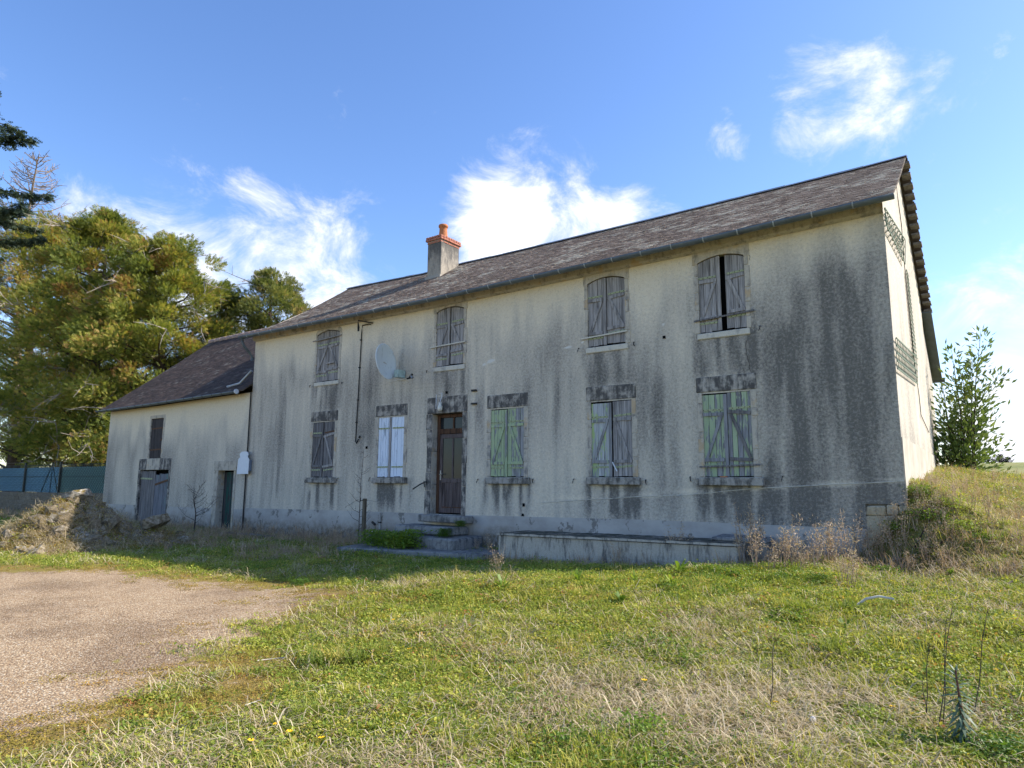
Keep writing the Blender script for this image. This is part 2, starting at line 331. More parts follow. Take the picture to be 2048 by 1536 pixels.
def mats():
    m = MAT
    m['render'] = render_wall(); m['cement'] = cement()
    m['lintel'] = stone('lintel_stone', (.42, .385, .34), (.095, .09, .086), .78)
    m['jamb'] = stone('jamb_stone', (.50, .45, .375), (.24, .225, .21), .42, (.46, .34, .21))
    m['arch'] = stone('arch_stone', (.49, .44, .365), (.25, .23, .20), .45, (.45, .36, .24))
    m['sill'] = stone('sill_stone', (.37, .345, .31), (.105, .10, .092), .6)
    m['sillpale'] = stone('pale_sill', (.58, .545, .47), (.35, .335, .31), .3)
    m['quoin'] = stone('quoin_stone', (.47, .40, .285), (.22, .19, .14), .3, (.42, .32, .19))
    m['step'] = stone('step_stone', (.27, .262, .25), (.10, .10, .098), .5)
    m['wgrey'] = wood('weathered_wood', (.43, .405, .395), (.18, .17, .168))
    m['wdark'] = wood('dark_wood', (.25, .237, .237), (.095, .09, .093))
    m['wblack'] = wood('blackish_wood', (.085, .075, .075), (.035, .03, .032))
    m['wgreen'] = wood('green_peeling', (.35, .35, .36), (.19, .19, .20), (.37, .45, .27), .36, (.32, .39, .245))
    m['wgreen2'] = wood('green_flaking', (.52, .54, .54), (.30, .31, .33), (.36, .46, .20), .44, (.33, .44, .21))
    m['wgreen3'] = wood('green_patchy', (.33, .33, .35), (.16, .16, .175), (.29, .37, .235), .46, (.38, .45, .30))
    m['wblue'] = wood('pale_blue_paint', (.52, .58, .68), (.48, .54, .64), (.66, .73, .84), .05, (.62, .69, .80))
    m['wteal'] = wood('teal_wood', (.21, .22, .25), (.11, .11, .13), (.15, .24, .23), .5)
    m['wgreendoor'] = wood('dark_green_door', (.09, .085, .085), (.035, .033, .035), (.03, .09, .075), .58)
    m['brown'] = wood('brown_door_wood', (.16, .085, .05), (.06, .032, .022)); m['browngrey'] = wood('worn_door_wood', (.17, .135, .13), (.075, .055, .052))
    m['hinge'] = plain('green_hinge', (.38, .42, .255), .7, var=.45, sc=40); m['rust'] = plain('rust', (.13, .065, .035), .85, var=.5, sc=30)
    m['iron'] = plain('dark_iron', (.035, .032, .032), .7, var=.4); m['zinc'] = plain('zinc', (.10, .125, .145), .45, 0., .4, .3, 5)
    m['black'] = plain('black_rubber', (.012, .012, .013), .6); m['dark'] = plain('dark_interior', (.012, .012, .013), .95, spec=.0)
    m['white'] = plain('white_plastic', (.62, .66, .72), .5, var=.06); m['pipe'] = plain('white_pipe', (.62, .62, .64), .45, var=.12); m['lampglass'] = plain('lamp_glass', (.66, .64, .58), .25, var=.1)
    m['metalw'] = plain('pale_metal', (.55, .50, .42), .5, var=.3)
    t = T('dish_paint', .5, .4); s = t.noise(1., 5, .7, t.obj((26, 26, 2.2))); z = t.noise(30, 4, .7)
    m['dish'] = t.done(t.mix(t.mr(t.M('ADD', t.M('MULTIPLY', s, .8), t.M('MULTIPLY', z, .2)), .55, .72, 0., .8), (.66, .70, .70), (.20, .20, .16)))
    m['tile'] = tile_mat('house_tiles', [(.15, (.085, .062, .05)), (.38, (.135, .097, .074)), (.58, (.185, .137, .104)), (.8, (.245, .19, .15)), (.95, (.32, .265, .22))], (.42, .385, .31), .55)
    m['btile'] = tile_mat('barn_tiles', [(.15, (.04, .031, .029)), (.45, (.062, .046, .041)), (.7, (.092, .065, .055)), (.95, (.125, .088, .072))], (.22, .20, .17), .02)
    m['terra'] = plain('terracotta', (.46, .17, .07), .8, var=.3, sc=14); m['brick'] = plain('chimney_brick', (.42, .17, .115), .9, var=.4, sc=18); m['ridge'] = plain('ridge_tile', (.38, .27, .22), .9, var=.45, sc=12)
    m['verge'] = plain('verge_tile', (.19, .175, .16), .9, var=.5, sc=12); m['mortar'] = plain('mortar', (.36, .33, .29), .95)
    t = T('trough_concrete', .93, .12); a = t.noise(3.2, 6, .7); s = t.noise(3.0, 6, .68, t.obj((3, 3, .7))); g = t.noise(40, 4, .7)
    nz = t.n('ShaderNodeSeparateXYZ', {0: t.n('ShaderNodeNewGeometry').outputs['Normal']}).outputs[2]
    c = t.mix(t.mr(s, .45, .68), (.50, .45, .38), (.15, .14, .128)); c = t.mix(t.mr(g, .3, .7, 0., .5), c, t.mix(1., c, (.6, .6, .6), 'MULTIPLY')); c = t.mix(t.mr(a, .62, .7), c, (.40, .38, .35))
    c = t.mix(t.M('MULTIPLY', t.mr(nz, .6, .9), t.mr(a, .3, .6, .45, 1.)), c, t.mix(t.mr(g, .4, .6), (.035, .038, .018), (.10, .095, .08)))
    m['trough'] = t.done(c, t.bump(t.M('ADD', a, g), .7, .015))
    t = T('block', .92, .12); v = t.obj((1, 1, 1), 1.); a = t.noise(14, 5, .7, v); r = t.rnd()
    m['block'] = t.done(t.mix(t.mr(a, .3, .75), t.ramp(r, [(0, (.20, .165, .12)), (.5, (.25, .215, .165)), (1, (.18, .155, .125))]), (.10, .085, .065)), t.bump(a, .8, .02))
    t = T('rubble_stone', .93, .12); v = t.obj((1, 1, 1), 1.); a = t.noise(5, 6, .7, v); r = t.rnd(); g = t.noise(30, 4, .7, v)
    c = t.mix(t.mr(a, .35, .65), t.ramp(r, [(0, (.24, .19, .125)), (.3, (.34, .29, .21)), (.6, (.20, .155, .10)), (.85, (.42, .38, .31)), (1, (.27, .23, .18))]), (.13, .105, .07))
    nz = t.n('ShaderNodeSeparateXYZ', {0: t.n('ShaderNodeNewGeometry').outputs['Normal']}).outputs[2]
    c = t.mix(t.M('MULTIPLY', t.mr(nz, .2, .8), t.mr(t.noise(3.5, 4, .6, v), .5, .6)), c, (.15, .105, .022))
    m['rubble'] = t.done(c, t.bump(t.M('ADD', a, t.M('MULTIPLY', g, .5)), .8, .03))
    t = T('glass_dark', .08, .2); m['glass'] = t.done((.02, .024, .028))
    t = T('screen_blue', .8, .2); t.set(t.b.inputs['Base Color'], (.20, .42, .58)); m['screenb'] = t.leafy((.20, .42, .58), .25)
    t = T('screen_green', .8, .2); m['screeng'] = t.leafy((.15, .28, .27), .25)
    m['wire'] = plain('fence_wire', (.03, .04, .035), .6); m['post'] = plain('fence_post', (.02, .03, .028), .6); m['woodpost'] = wood('old_post', (.20, .17, .12), (.09, .075, .055))
    m['trellis'] = plain('trellis_green', (.115, .155, .105), .8, var=.35, sc=25)
    m['bark'] = plain('bark', (.075, .055, .042), .95, var=.5, sc=6); m['palebark'] = plain('pale_twigs', (.30, .26, .215), .95, var=.4, sc=6); m['larch'] = plain('larch_bark', (.25, .20, .17), .95, var=.45, sc=5); m['twig'] = plain('dark_twig', (.06, .047, .04), .95, var=.4)
    def leaf(name, stops, tr=.42, rough=.6, src='v'):
        t = T(name, rough, .25); f = t.attr('v') if src == 'v' else t.rnd()
        c = t.ramp(f, stops); return t.leafy(c, tr, t.mix(1., c, (1.25, 1.2, .7), 'MULTIPLY'))
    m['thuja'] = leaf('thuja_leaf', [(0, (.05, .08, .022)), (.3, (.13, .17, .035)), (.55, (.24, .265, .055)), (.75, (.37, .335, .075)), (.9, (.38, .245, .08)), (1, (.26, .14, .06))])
    m['thuja2'] = leaf('cypress_leaf', [(0, (.05, .075, .028)), (.35, (.12, .15, .045)), (.65, (.22, .23, .07)), (.9, (.32, .28, .11)), (1, (.25, .18, .09))])
    m['spruce'] = leaf('spruce_leaf', [(0, (.02, .036, .022)), (.6, (.045, .07, .042)), (1, (.08, .10, .06))], .2)
    m['laurel'] = leaf('laurel_leaf', [(0, (.06, .10, .03)), (.5, (.13, .19, .055)), (.85, (.21, .27, .08)), (1, (.36, .33, .08))], .3, .33)
    m['grass'] = leaf('grass_blade', [(0, (.16, .215, .035)), (.4, (.29, .325, .055)), (.75, (.44, .42, .085)), (1, (.56, .47, .16))], .4, .6, 'r')
    m['herb'] = leaf('herb_leaf', [(0, (.13, .20, .028)), (.45, (.26, .315, .045)), (.8, (.42, .43, .07)), (.95, (.52, .43, .10)), (1, (.38, .13, .06))], .38, .5, 'r')
    m['vivid'] = leaf('fresh_leaf', [(0, (.085, .16, .022)), (.6, (.17, .26, .034)), (1, (.28, .34, .055))], .4, .45, 'r')
    m['straw'] = leaf('straw', [(0, (.30, .225, .13)), (.4, (.46, .37, .23)), (.8, (.60, .51, .35)), (1, (.38, .29, .18))], .25, .7, 'r')
    m['deadweed'] = leaf('dead_weed', [(0, (.28, .19, .13)), (.5, (.44, .33, .235)), (1, (.58, .47, .36))], .25, .8, 'v')
    m['moss'] = leaf('moss', [(0, (.20, .15, .03)), (.5, (.31, .25, .045)), (1, (.36, .21, .05))], .25, .9, 'r')
    m['spurge'] = leaf('spurge_leaf', [(0, (.07, .115, .075)), (.7, (.12, .175, .11)), (1, (.19, .24, .15))], .2, .5)
    m['yellow'] = plain('yellow_petal', (.78, .47, .01), .6, var=.15); m['fluff'] = plain('seed_fluff', (.62, .58, .54), .9)
    m['stick'] = plain('bleached_stick', (.60, .55, .46), .8, var=.25)
    # ground
    t = T('lawn_soil', .95, .1); a = t.noise(.9, 5, .65); b = t.noise(6.5, 5, .7); c1 = t.noise(45, 4, .7)
    c = t.ramp(t.M('ADD', t.M('MULTIPLY', b, .65), t.M('MULTIPLY', c1, .35)), [(.3, (.10, .078, .04)), (.45, (.17, .145, .06)), (.55, (.26, .225, .085)), (.68, (.36, .30, .16)), (.8, (.44, .36, .23))])
    c = t.mix(t.mr(t.noise(2.4, 4, .65), .5, .62, 0., .6), c, t.mix(c1, (.15, .17, .03), (.30, .25, .05)))
    m['soil'] = t.done(c, t.bump(t.M('ADD', b, c1), .9, .03))
    t = T('far_field', .95, .1); a = t.noise(.12, 5, .65, t.obj((1, .35, 1))); b = t.noise(1.6, 5, .7)
    m['field'] = t.done(t.ramp(t.M('ADD', t.M('MULTIPLY', a, .6), t.M('MULTIPLY', b, .4)), [(.35, (.13, .15, .045)), (.5, (.23, .23, .075)), (.62, (.32, .25, .14)), (.75, (.35, .26, .17))]))
    t = T('pink_gravel', .95, .12); e = t.attr('edge'); p1 = t.vor(62, None, 'F1', 'Color'); d1 = t.vor(62); p2 = t.noise(95, 3, .7); lo = t.noise(.75, 5, .65); md = t.noise(4.5, 5, .7)
    sv = t.n('ShaderNodeSeparateColor', {0: p1}).outputs[0]
    c = t.ramp(sv, [(0, (.25, .17, .095)), (.3, (.40, .275, .16)), (.6, (.50, .36, .215)), (.85, (.58, .45, .295)), (1, (.66, .57, .43))])
    c = t.mix(t.mr(d1, .35, .75, 0., .6), c, (.16, .10, .065)); c = t.mix(t.mr(lo, .44, .64, 0., .8), c, t.mix(1., c, (.62, .60, .60), 'MULTIPLY'))
    mossf = t.mr(t.M('ADD', t.M('ADD', e, t.M('MULTIPLY', t.M('SUBTRACT', md, .5), 2.3)), t.M('MULTIPLY', t.M('SUBTRACT', lo, .5), .9)), .40, .62)
    c = t.mix(mossf, c, t.mix(t.mr(p2, .35, .65), (.17, .11, .045), t.mix(t.mr(md, .45, .6), (.30, .22, .06), (.30, .27, .06))))
    m['gravel'] = t.done(c, t.bump(t.M('SUBTRACT', p2, d1), .85, .012))
mats()

# ------------------------------------------------------------------ ground sheets
def grid_mesh(name, xs, ys, hf, keep=None, extra=None):
    X, Y = np.meshgrid(xs, ys); Z = hf(X, Y); V = np.stack([X, Y, Z], -1).reshape(-1, 3); nx = len(xs); ny = len(ys)
    i = np.arange(nx-1)[None]+np.arange(ny-1)[:, None]*nx; Fq = np.stack([i, i+1, i+1+nx, i+nx], -1).reshape(-1, 4)
    at = {}
    if extra is not None: at[extra[0]] = ('POINT', extra[1](V[:, 0], V[:, 1]))
    if keep is not None:
        k = keep(V[:, 0], V[:, 1])[Fq].any(1); Fq = Fq[k]
        u, inv = np.unique(Fq, return_inverse=True); V = V[u]; Fq = inv.reshape(-1, 4); at = {a: (d, np.asarray(v)[u]) for a, (d, v) in at.items()}
    return mesh_np(name, V, Fq, True, at)
def spaced(lo, a, b, hi, st, g=1.22):
    m = list(np.arange(a, b+1e-6, st)); s = st; x = b
    while x < hi: s *= g; x += s; m.append(min(x, hi))
    s = st; x = a; l = []
    while x > lo: s *= g; x -= s; l.append(max(x, lo))
    return np.array(l[::-1]+m)
gx = spaced(-400, -22, 5, 400, .14); gy = spaced(-120, -12.5, 9, 600, .14)
g = link('ground', grid_mesh('ground', gx, gy, H), MAT['soil']); struct(g)
fx = spaced(-6, -1, 14, 400, 1.2); fy = spaced(20, 20, 120, 600, 2.)
g = link('field', grid_mesh('field', fx, fy, lambda x, y: H(x, y)+.05), MAT['field']); struct(g)
vx = spaced(-36, -17, -4, -3.5, .16); vy = spaced(-18.5, -12.5, -5, -4.6, .16)
g = link('gravel_yard', grid_mesh('gravel_yard', vx, vy, lambda x, y: H(x, y)+.006, lambda x, y: grav_sd(x, y)+(fbm(x*1.3, y*1.3, 3, 77)-.5)*.9 > -.25, ('edge', lambda x, y: sst(1.15, -.35, grav_sd(x, y)))), MAT['gravel']); struct(g)

# ------------------------------------------------------------------ farmhouse
XL, XR, DEPTH = -18.44, -1.07, 7.62
HOUSE = thing('farmhouse', (-9.75, 0, 0), 'long two-storey farmhouse with stained grey render and closed shutters', 'house')
LWX = dict(A=(-15.43, -14.50), B=(-12.79, -11.87), C=(-9.14, -8.23), D=(-6.56, -5.65), E=(-4.23, -3.34)); LZ0, LZ1 = 1.685, 3.235
UWX = dict(A=(-15.42, -14.46), M=(-10.86, -9.98), D=(-6.61, -5.75), E=(-4.22, -3.35)); UZ0, USP, UAP = 4.356, 5.735, 5.825
DOORX = (-10.93, -9.97); DZ0, DZ1 = .83, 3.21
def eave_z(x): return np.interp(x, [-18.44, -14.8, -10.7, -6.2, -3.8, -.9], [6.0, 5.98, 5.96, 6.01, 6.03, 6.1])
def plinth_z(x): return np.interp(x, [-27.8, -18.7, -18.47, -13.5, -9.8, -5.3, -1.9], [.70, .72, .77, .82, .83, .88, .87])

def grid_wall(name, x0, x1, z0, ztop, holes, step, mat, parent, stain, white=None, y=0., flip=False):
    """wall in the plane y with rectangular holes [(xa,xb,za,zb)]; ztop(x) gives its upper edge"""
    xs = set(np.arange(x0, x1, step).round(4)) | {x1}; zs = set(np.arange(z0, 20, step).round(4)); zm = float(np.max(ztop(np.linspace(x0, x1, 50)))); zs = {z for z in zs if z < zm-step} | {zm}
    def snap(S, vals):
        S = sorted(S)
        for v in vals: S = [s for s in S if abs(s-v) > step*.35]+[v]
        return np.array(sorted(S))
    xs = snap(xs, [x0, x1]+[h[i] for h in holes for i in (0, 1)]); zs = snap(zs, [z0, zm]+[h[i] for h in holes for i in (2, 3)])
    X, Zg = np.meshgrid(xs, zs); nx = len(xs); nz = len(zs)
    i = np.arange(nx-1)[None]+np.arange(nz-1)[:, None]*nx; Fq = np.stack([i, i+1, i+1+nx, i+nx], -1).reshape(-1, 4)
    cx = X.ravel()[Fq].mean(1); cz = Zg.ravel()[Fq].mean(1); k = np.ones(len(Fq), bool)
    for a, b, c, d in holes: k &= ~((cx > a) & (cx < b) & (cz > c) & (cz < d))
    Fq = Fq[k]; Zt = np.minimum(Zg, ztop(X)); off = base_of(parent)
    V = np.stack([X-off[0], np.full(X.shape, y-off[1]), Zt-off[2]], -1).reshape(-1, 3)
    at = {'stain': ('POINT', stain(X, Zt).ravel()), 'white': ('POINT', (white(X, Zt) if white else X*0).ravel())}
    return link(name, mesh_np(name, V, Fq, False, at), mat, parent)
def house_stain(x, z):
    st = fbm(x*2.6, z*.30, 4, 21); st2 = np.clip((fbm(x*9.5, z*.6, 4, 33)-.5)*1.5+.5, 0, 1); bl = fbm(x*.55, z*.5, 3, 41)
    ez = eave_z(x)-.05
    ragged = ez-.22-1.05*sst(.25, .75, st)*np.where(x > -5, .55, 1.)-.35*(st2-.5)
    dirty = sst(.65, -.75, z-ragged)
    lvl = np.interp(x, [-18.4, -16.5, -15, -13, -11.5, -9.5, -8, -6.5, -5, -3.2, -2.2, -1.07], [.52, .53, .52, .55, .50, .45, .46, .50, .48, .58, .70, .73])
    s = dirty*(lvl+.34*(st-.5)+.40*(st2-.5)+.32*(bl-.5))
    # the lower storey is a little cleaner away from the right end
    s -= sst(3.2, 1.6, z)*np.interp(x, [-18, -3.6, -2.6], [.12, .12, .0])
    wob = .06*(st2-.5)
    for nm, (a, b) in UWX.items():
        inx = sst(-.16, .02, x-(a-.08)+wob)*sst(.16, -.02, x-(b+.1)+wob)
        s += inx*sst(4.45, 4.25, z)*sst(3.3, 3.8, z)*(.08+.36*st2)
    for nm, (a, b) in LWX.items():
        inx = sst(-.25, .08, x-(a-.05)+wob*2)*sst(.3, -.08, x-(b+.12)+wob*2)
        s += inx*sst(1.72, 1.6, z)*sst(.55, 1.5, z)*(.08+.6*sst(.42, .6, st2))
        s += inx*sst(3.45, 3.6, z)*sst(4.1, 3.5, z)*.12
    # vertical runs on the right part
    for cx, w, k, z1, z2 in ((-2.55, .22, .35, 4.2, .9), (-1.75, .3, .22, 5.2, .9), (-3.05, .12, .25, 2.0, .8), (-5.0, .22, .2, 3.6, .9), (-7.4, .25, .16, 5.2, 2.2), (-13.1, .35, .22, 5.1, 2.4), (-16.8, .4, .16, 5.0, 1.0), (-9.55, .2, .16, 3.4, 1.0)):
        s += k*np.exp(-((x-cx+.25*(bl-.5))/w)**2)*sst(z2-.4, z2+.5, z)*sst(z1+.5, z1-.3, z)*(.5+st2)
    # damp band below the old repair line
    yl = np.interp(x, [-7.6, -1.07], [1.20, 1.62]); s += sst(-7.9, -7.0, x)*sst(.02, -.03, z-yl)*.13-sst(-7.9, -7.0, x)*np.exp(-((z-yl-.02)/.03)**2)*.35
    return np.clip(s, 0, 1)
def house_white(x, z):
    w = np.zeros_like(x)
    for cx, cz, a, b in ((-9.2, 4.32, .30, .05), (-7.05, 4.45, .22, .04), (-4.95, 4.62, .10, .05), (-6.75, 4.48, .06, .03)):
        w = np.maximum(w, np.exp(-(((x-cx)/a)**2+((z-cz-(x-cx)*.12)/b)**2))*(.55+.8*vn(x*22, z*22, 3)))
    return w
holes = [(a, b, LZ0, LZ1) for a, b in LWX.values()]+[(a, b, UZ0, UAP+.01) for a, b in UWX.values()]+[(*DOORX, DZ0, DZ1), (-1.64, XR, -.3, 1.26)]
WALL = grid_wall('wall', XL, XR, .3, lambda x: eave_z(x)-.03, holes, .075, MAT['render'], HOUSE, house_stain, house_white)

# plinth, 15 mm proud of the render
def plinth(parent, x0, x1, holes, stainf, zoff=0.):
    for a, b in holes:
        xs = np.unique(np.append(np.arange(a, b, .15), b)); zt = plinth_z(xs)+zoff; zs = np.linspace(0, 1, 9)
        X = np.repeat(xs[None], 9, 0); Z = -.35+zs[:, None]*(zt[None]+.35); n = len(xs); off = base_of(parent)
        V = np.stack([X, np.full(X.shape, -.016), Z], -1).reshape(-1, 3); top = np.stack([xs, np.full(n, .004), zt], -1)
        i = np.arange(n-1)[None]+np.arange(8)[:, None]*n; Fq = np.stack([i, i+1, i+1+n, i+n], -1).reshape(-1, 4)
        b0 = 8*n; j = np.arange(n-1); F2 = np.stack([b0+j, b0+j+1, 9*n+j+1, 9*n+j], -1)
        st = np.concatenate([stainf(X, Z).ravel(), np.zeros(n)])
        link('plinth', mesh_np('plinth', np.concatenate([V, top])-np.array(off), np.concatenate([Fq, F2]), False, {'stain': ('POINT', st)}), MAT['cement'], parent)
pst = lambda x, z: np.clip(sst(.55, .05, z-.35*fbm(x*1.7, z*2, 3, 8))*1.1, 0, 1)
plinth(HOUSE, XL, -1.64, [(XL, DOORX[0]-.2), (DOORX[1]+.15, -1.64)], pst)
# side, rear and back walls
def gable_wall(name, x, y0, y1, ztopf, parent, flip, stain=None):
    ys = np.arange(y0, y1+1e-6, (y1-y0)/46); zs = np.linspace(0, 1, 48); Y = np.repeat(ys[None], len(zs), 0); Z = -.3+zs[:, None]*(ztopf(ys)[None]+.3)
    n = len(ys); i = np.arange(n-1)[None]+np.arange(len(zs)-1)[:, None]*n; Fq = np.stack([i, i+1, i+1+n, i+n], -1).reshape(-1, 4)
    if not flip: Fq = Fq[:, ::-1]
    off = base_of(parent); V = np.stack([np.full(Y.shape, x), Y, Z], -1).reshape(-1, 3)-np.array(off)
    st = stain(Y, Z).ravel() if stain else np.full(Y.size, .3)
    return link(name, mesh_np(name, V, Fq, False, {'stain': ('POINT', st), 'white': ('POINT', st*0)}), MAT['render'], parent)
RIDGE_Y, RIDGE_Z = 3.75, 8.50
def roof_y_z(y):       # underside of the main roof
    return np.where(y < RIDGE_Y, 6.06+(y+.3)*(RIDGE_Z-6.06)/(RIDGE_Y+.3), RIDGE_Z-(y-RIDGE_Y)*(RIDGE_Z-5.98)/(8.1-RIDGE_Y))-.06
gst = lambda y, z: np.clip(.46+.5*(fbm(y*2.5, z*.5, 3, 51)-.5)+.22*sst(2.9, 2.0, z)+.12*sst(6, 8, y), 0, 1)
gable_wall('gable_wall', XR, 0, DEPTH, roof_y_z, HOUSE, True, gst)
gable_wall('gable_wall', XL, 0, DEPTH, roof_y_z, HOUSE, False)
gable_wall('extension_wall', XR-.02, DEPTH, 10.2, lambda y: 5.9-(y-DEPTH)*.55, HOUSE, True, gst)
MB().add([(XL, 10.2, -.2), (XR-.02, 10.2, -.2), (XR-.02, 10.2, 4.4), (XL, 10.2, 4.4)], [(0, 3, 2, 1)]).build('rear_wall', MAT['render'], HOUSE)
# gable plinth (cement up to z 2.3 where the bank rises)
mb = MB(); mb.slab([(XR+.014, .02, -.2), (XR+.014, DEPTH, -.2), (XR+.014, DEPTH, 2.29), (XR+.014, .02, 2.31)], (-1, 0, 0), .03)
t = T('gable_cement', .92, .12); a_ = t.noise(1.6, 6, .65); b_ = t.noise(20, 4, .7)
t.done(t.mix(t.mr(a_, .35, .7), (.50, .455, .385), (.38, .34, .28)), t.bump(b_, .3, .006)); mb.build('plinth', t.m, HOUSE)

# exposed corner stones under the missing plinth at the right end
mb = MB().add([(-1.66, .10, -.3), (XR-.01, .10, -.3), (XR-.01, .10, 1.27), (-1.66, .10, 1.27), (-1.66, 0, 1.27), (-1.66, 0, -.3)], [(0, 1, 2, 3), (5, 0, 3, 4)]); back = mb.build('corner_core', MAT['mortar'], HOUSE)
for (x0, x1, z0, z1) in [(-1.63, -1.36, 1.09, 1.235), (-1.34, -1.19, 1.10, 1.25), (-1.175, -1.06, 1.10, 1.255), (-1.63, -1.24, .72, 1.075), (-1.225, -1.06, .74, 1.08), (-1.64, -1.45, .60, .705), (-1.44, -1.06, .58, .71), (-1.64, -1.2, .3, .585), (-1.19, -1.06, .3, .57), (-1.64, -1.06, -.1, .29)]:
    MB().box(x0, x1, -.02+random.uniform(-.012, .012), .16, z0, z1, .012).build('stone', MAT['quoin'], back, bevel=.018)

# cornice under the gutter
xs = np.linspace(XL, XR, 24); mb = MB()
for a, b in zip(xs[:-1], xs[1:]):
    za, zb = eave_z(a), eave_z(b)
    mb.add([(a, -.13, za+.08), (b, -.13, zb+.08), (b, -.11, zb-.065), (a, -.11, za-.065), (a, -.002, za-.10), (b, -.002, zb-.10), (a, .05, za+.08), (b, .05, zb+.08)], [(3, 2, 1, 0), (4, 5, 2, 3), (0, 1, 7, 6)])
mb.build('cornice', MAT['jamb'], HOUSE)

# ---- roof
def tiled_slope(name, parent, x0, x1, S, length, mat, tw=.17, ex=.105, th=.009, x_keep=None, lift=.005):
    """S(x array, v array metres up the slope) -> (y,z) of the roof surface"""
    rows = int(length/ex)+1; V = []; vv = []; v2 = []
    for r in range(rows):
        n = int((x1-x0)/tw)+2; u0 = x0+(np.arange(n)-.5*(r % 2))*tw+rng.normal(0, .004, n); u1 = u0+tw-.006
        u0 = np.clip(u0, x0, x1); u1 = np.clip(u1, x0, x1); k = u1-u0 > .03
        if x_keep: k &= (u0 > x_keep[0]) & (u0 < x_keep[1])
        u0, u1 = u0[k], u1[k]; n = len(u0)
        if not n: continue
        va = np.full(n, r*ex)+rng.normal(0, .006, n); vb = np.minimum(va+ex*1.9, length+.02); tilt = rng.normal(0, .002, n)
        slip = (rng.random(n) < .012)*rng.uniform(.01, .04, n); va = va-slip; vb = vb-slip
        ya, za = S(u0, va); ya1, za1 = S(u1, va); yb, zb = S(u0, vb); yb1, zb1 = S(u1, vb)
        e = lift+th+.004*rng.random(n); q = [np.stack([u0, ya-.4*e, za+e+tilt], -1), np.stack([u1, ya1-.4*e, za1+e-tilt], -1), np.stack([u1, yb1, zb1+.004+th*.3], -1), np.stack([u0, yb, zb+.004+th*.3], -1),
            np.stack([u0, ya-.4*e+.004, za+e-th+tilt], -1), np.stack([u1, ya1-.4*e+.004, za1+e-th-tilt], -1)]
        V.append(np.stack(q, 1)); vv.append(rng.random(n)); v2.append(rng.random(n))
    V = np.concatenate(V); n = len(V); b = np.arange(n)[:, None]*6
    quads = np.concatenate([b+[0, 1, 2, 3], b+[4, 5, 1, 0]]); tris = np.concatenate([b+[4, 0, 3], b+[1, 5, 2]])
    v = np.concatenate(vv); w = np.concatenate(v2)
    me = mesh_np(name, V.reshape(-1, 3)-np.array(base_of(parent)), [quads, tris], False, {'v': ('FACE', np.concatenate([v, v, v, v])), 'v2': ('FACE', np.concatenate([w, w, w, w]))})
    return struct(link(name, me, mat, parent), 'stuff')
def sag(x, v, L): return -.07*np.sin(np.clip(v/L, 0, 1)*math.pi)*np.interp(x, [-18.4, -14, -8, -1], [1.5, 1.1, .8, .5])
RL = -18.58; RR = -.90
def ridge_z(x): return np.interp(x, [-18.5, -16.4, -14.7, -13.2, -11.7, -6.7, -2, -.9], [8.57, 8.51, 8.45, 8.49, 8.47, 8.46, 8.49, 8.52])
EY = -.36; FL = math.hypot(RIDGE_Y-EY, 2.5)
def Sfront(x, v):
    f = v/FL; z0 = eave_z(x)+.0; return EY+(RIDGE_Y-EY)*f, z0+(ridge_z(x)-z0)*f+sag(x, v, FL)
BY = 8.1; BL = math.hypot(BY-RIDGE_Y, 2.5)
def Sback(x, v): f = v/BL; return BY+(RIDGE_Y-BY)*f, 5.98+(ridge_z(x)-5.98)*f
def slope_sheet(mb, x0, x1, S, L, nx, nv, t=.03):
    xs = np.linspace(x0, x1, nx); vs = np.linspace(0, L, nv); b = len(mb.v)
    for dz in (0, -t):
        for v in vs:
            y, z = S(xs, np.full(nx, v)); mb.v += [(float(a), float(c), float(d)+dz) for a, c, d in zip(xs, y*np.ones(nx), z)]
    N = nx*nv
    for j in range(nv-1):
        for i in range(nx-1):
            p = b+j*nx+i; mb.f.append((p, p+1, p+1+nx, p+nx)); q = p+N; mb.f.append((q+nx, q+1+nx, q+1, q))
    for j in range(nv-1):
        for i in (0, nx-1): p = b+j*nx+i; mb.f.append((p, p+nx, p+nx+N, p+N))
    for i in range(nx-1): p = b+i; mb.f.append((p, p+N, p+1+N, p+1))
mb = MB(); slope_sheet(mb, RL, RR, Sfront, FL, 30, 9); slope_sheet(mb, RL, RR, lambda x, v: Sback(x, v), BL, 30, 5)
m_under = plain('roof_battens', (.10, .08, .065), .95)
ROOF = mb.build('roof', m_under, HOUSE)
tiled_slope('roof_tiles', ROOF, RL, RR, Sfront, FL, MAT['tile'])
tl = tiled_slope('roof_tiles', ROOF, RL, RR+.03, lambda x, v: (lambda y, z: (y, z))(*Sback(x, v)), BL, MAT['tile'], .3, .2, .02, lift=.012)
for p in tl.data.vertices: pass
# ridge capping
mb = MB(); xs = np.linspace(RL-.01, RR+.02, 44)
for a, b in zip(xs[:-1], xs[1:]):
    za, zb = ridge_z(a)+.0, ridge_z(b)+.0; j = random.uniform(-.006, .006)
    mb.add([(a, RIDGE_Y-.13, za-.03), (b, RIDGE_Y-.13, zb-.03), (b, RIDGE_Y, zb+.055+j), (a, RIDGE_Y, za+.055+j), (a, RIDGE_Y+.13, za-.03), (b, RIDGE_Y+.13, zb-.03)], [(0, 1, 2, 3), (3, 2, 5, 4), (0, 3, 4), (1, 5, 2)])
mb.build('ridge_capping', MAT['zinc'], ROOF)
# lean-to roof behind: its right verge shows past the gable
mb = MB(); mb.slab([(-18.4, 7.75, 5.96), (-.86, 7.75, 5.96), (-.86, 10.45, 4.55), (-18.4, 10.45, 4.55)], (0, 0, 1), .05); mb.build('extension_roof', MAT['zinc'], HOUSE)
mb = MB(); mb.tube([(-18.3, 10.52, 4.52), (-.80, 10.52, 4.56)], .07, 8); mb.build('gutter', MAT['zinc'], HOUSE, True)
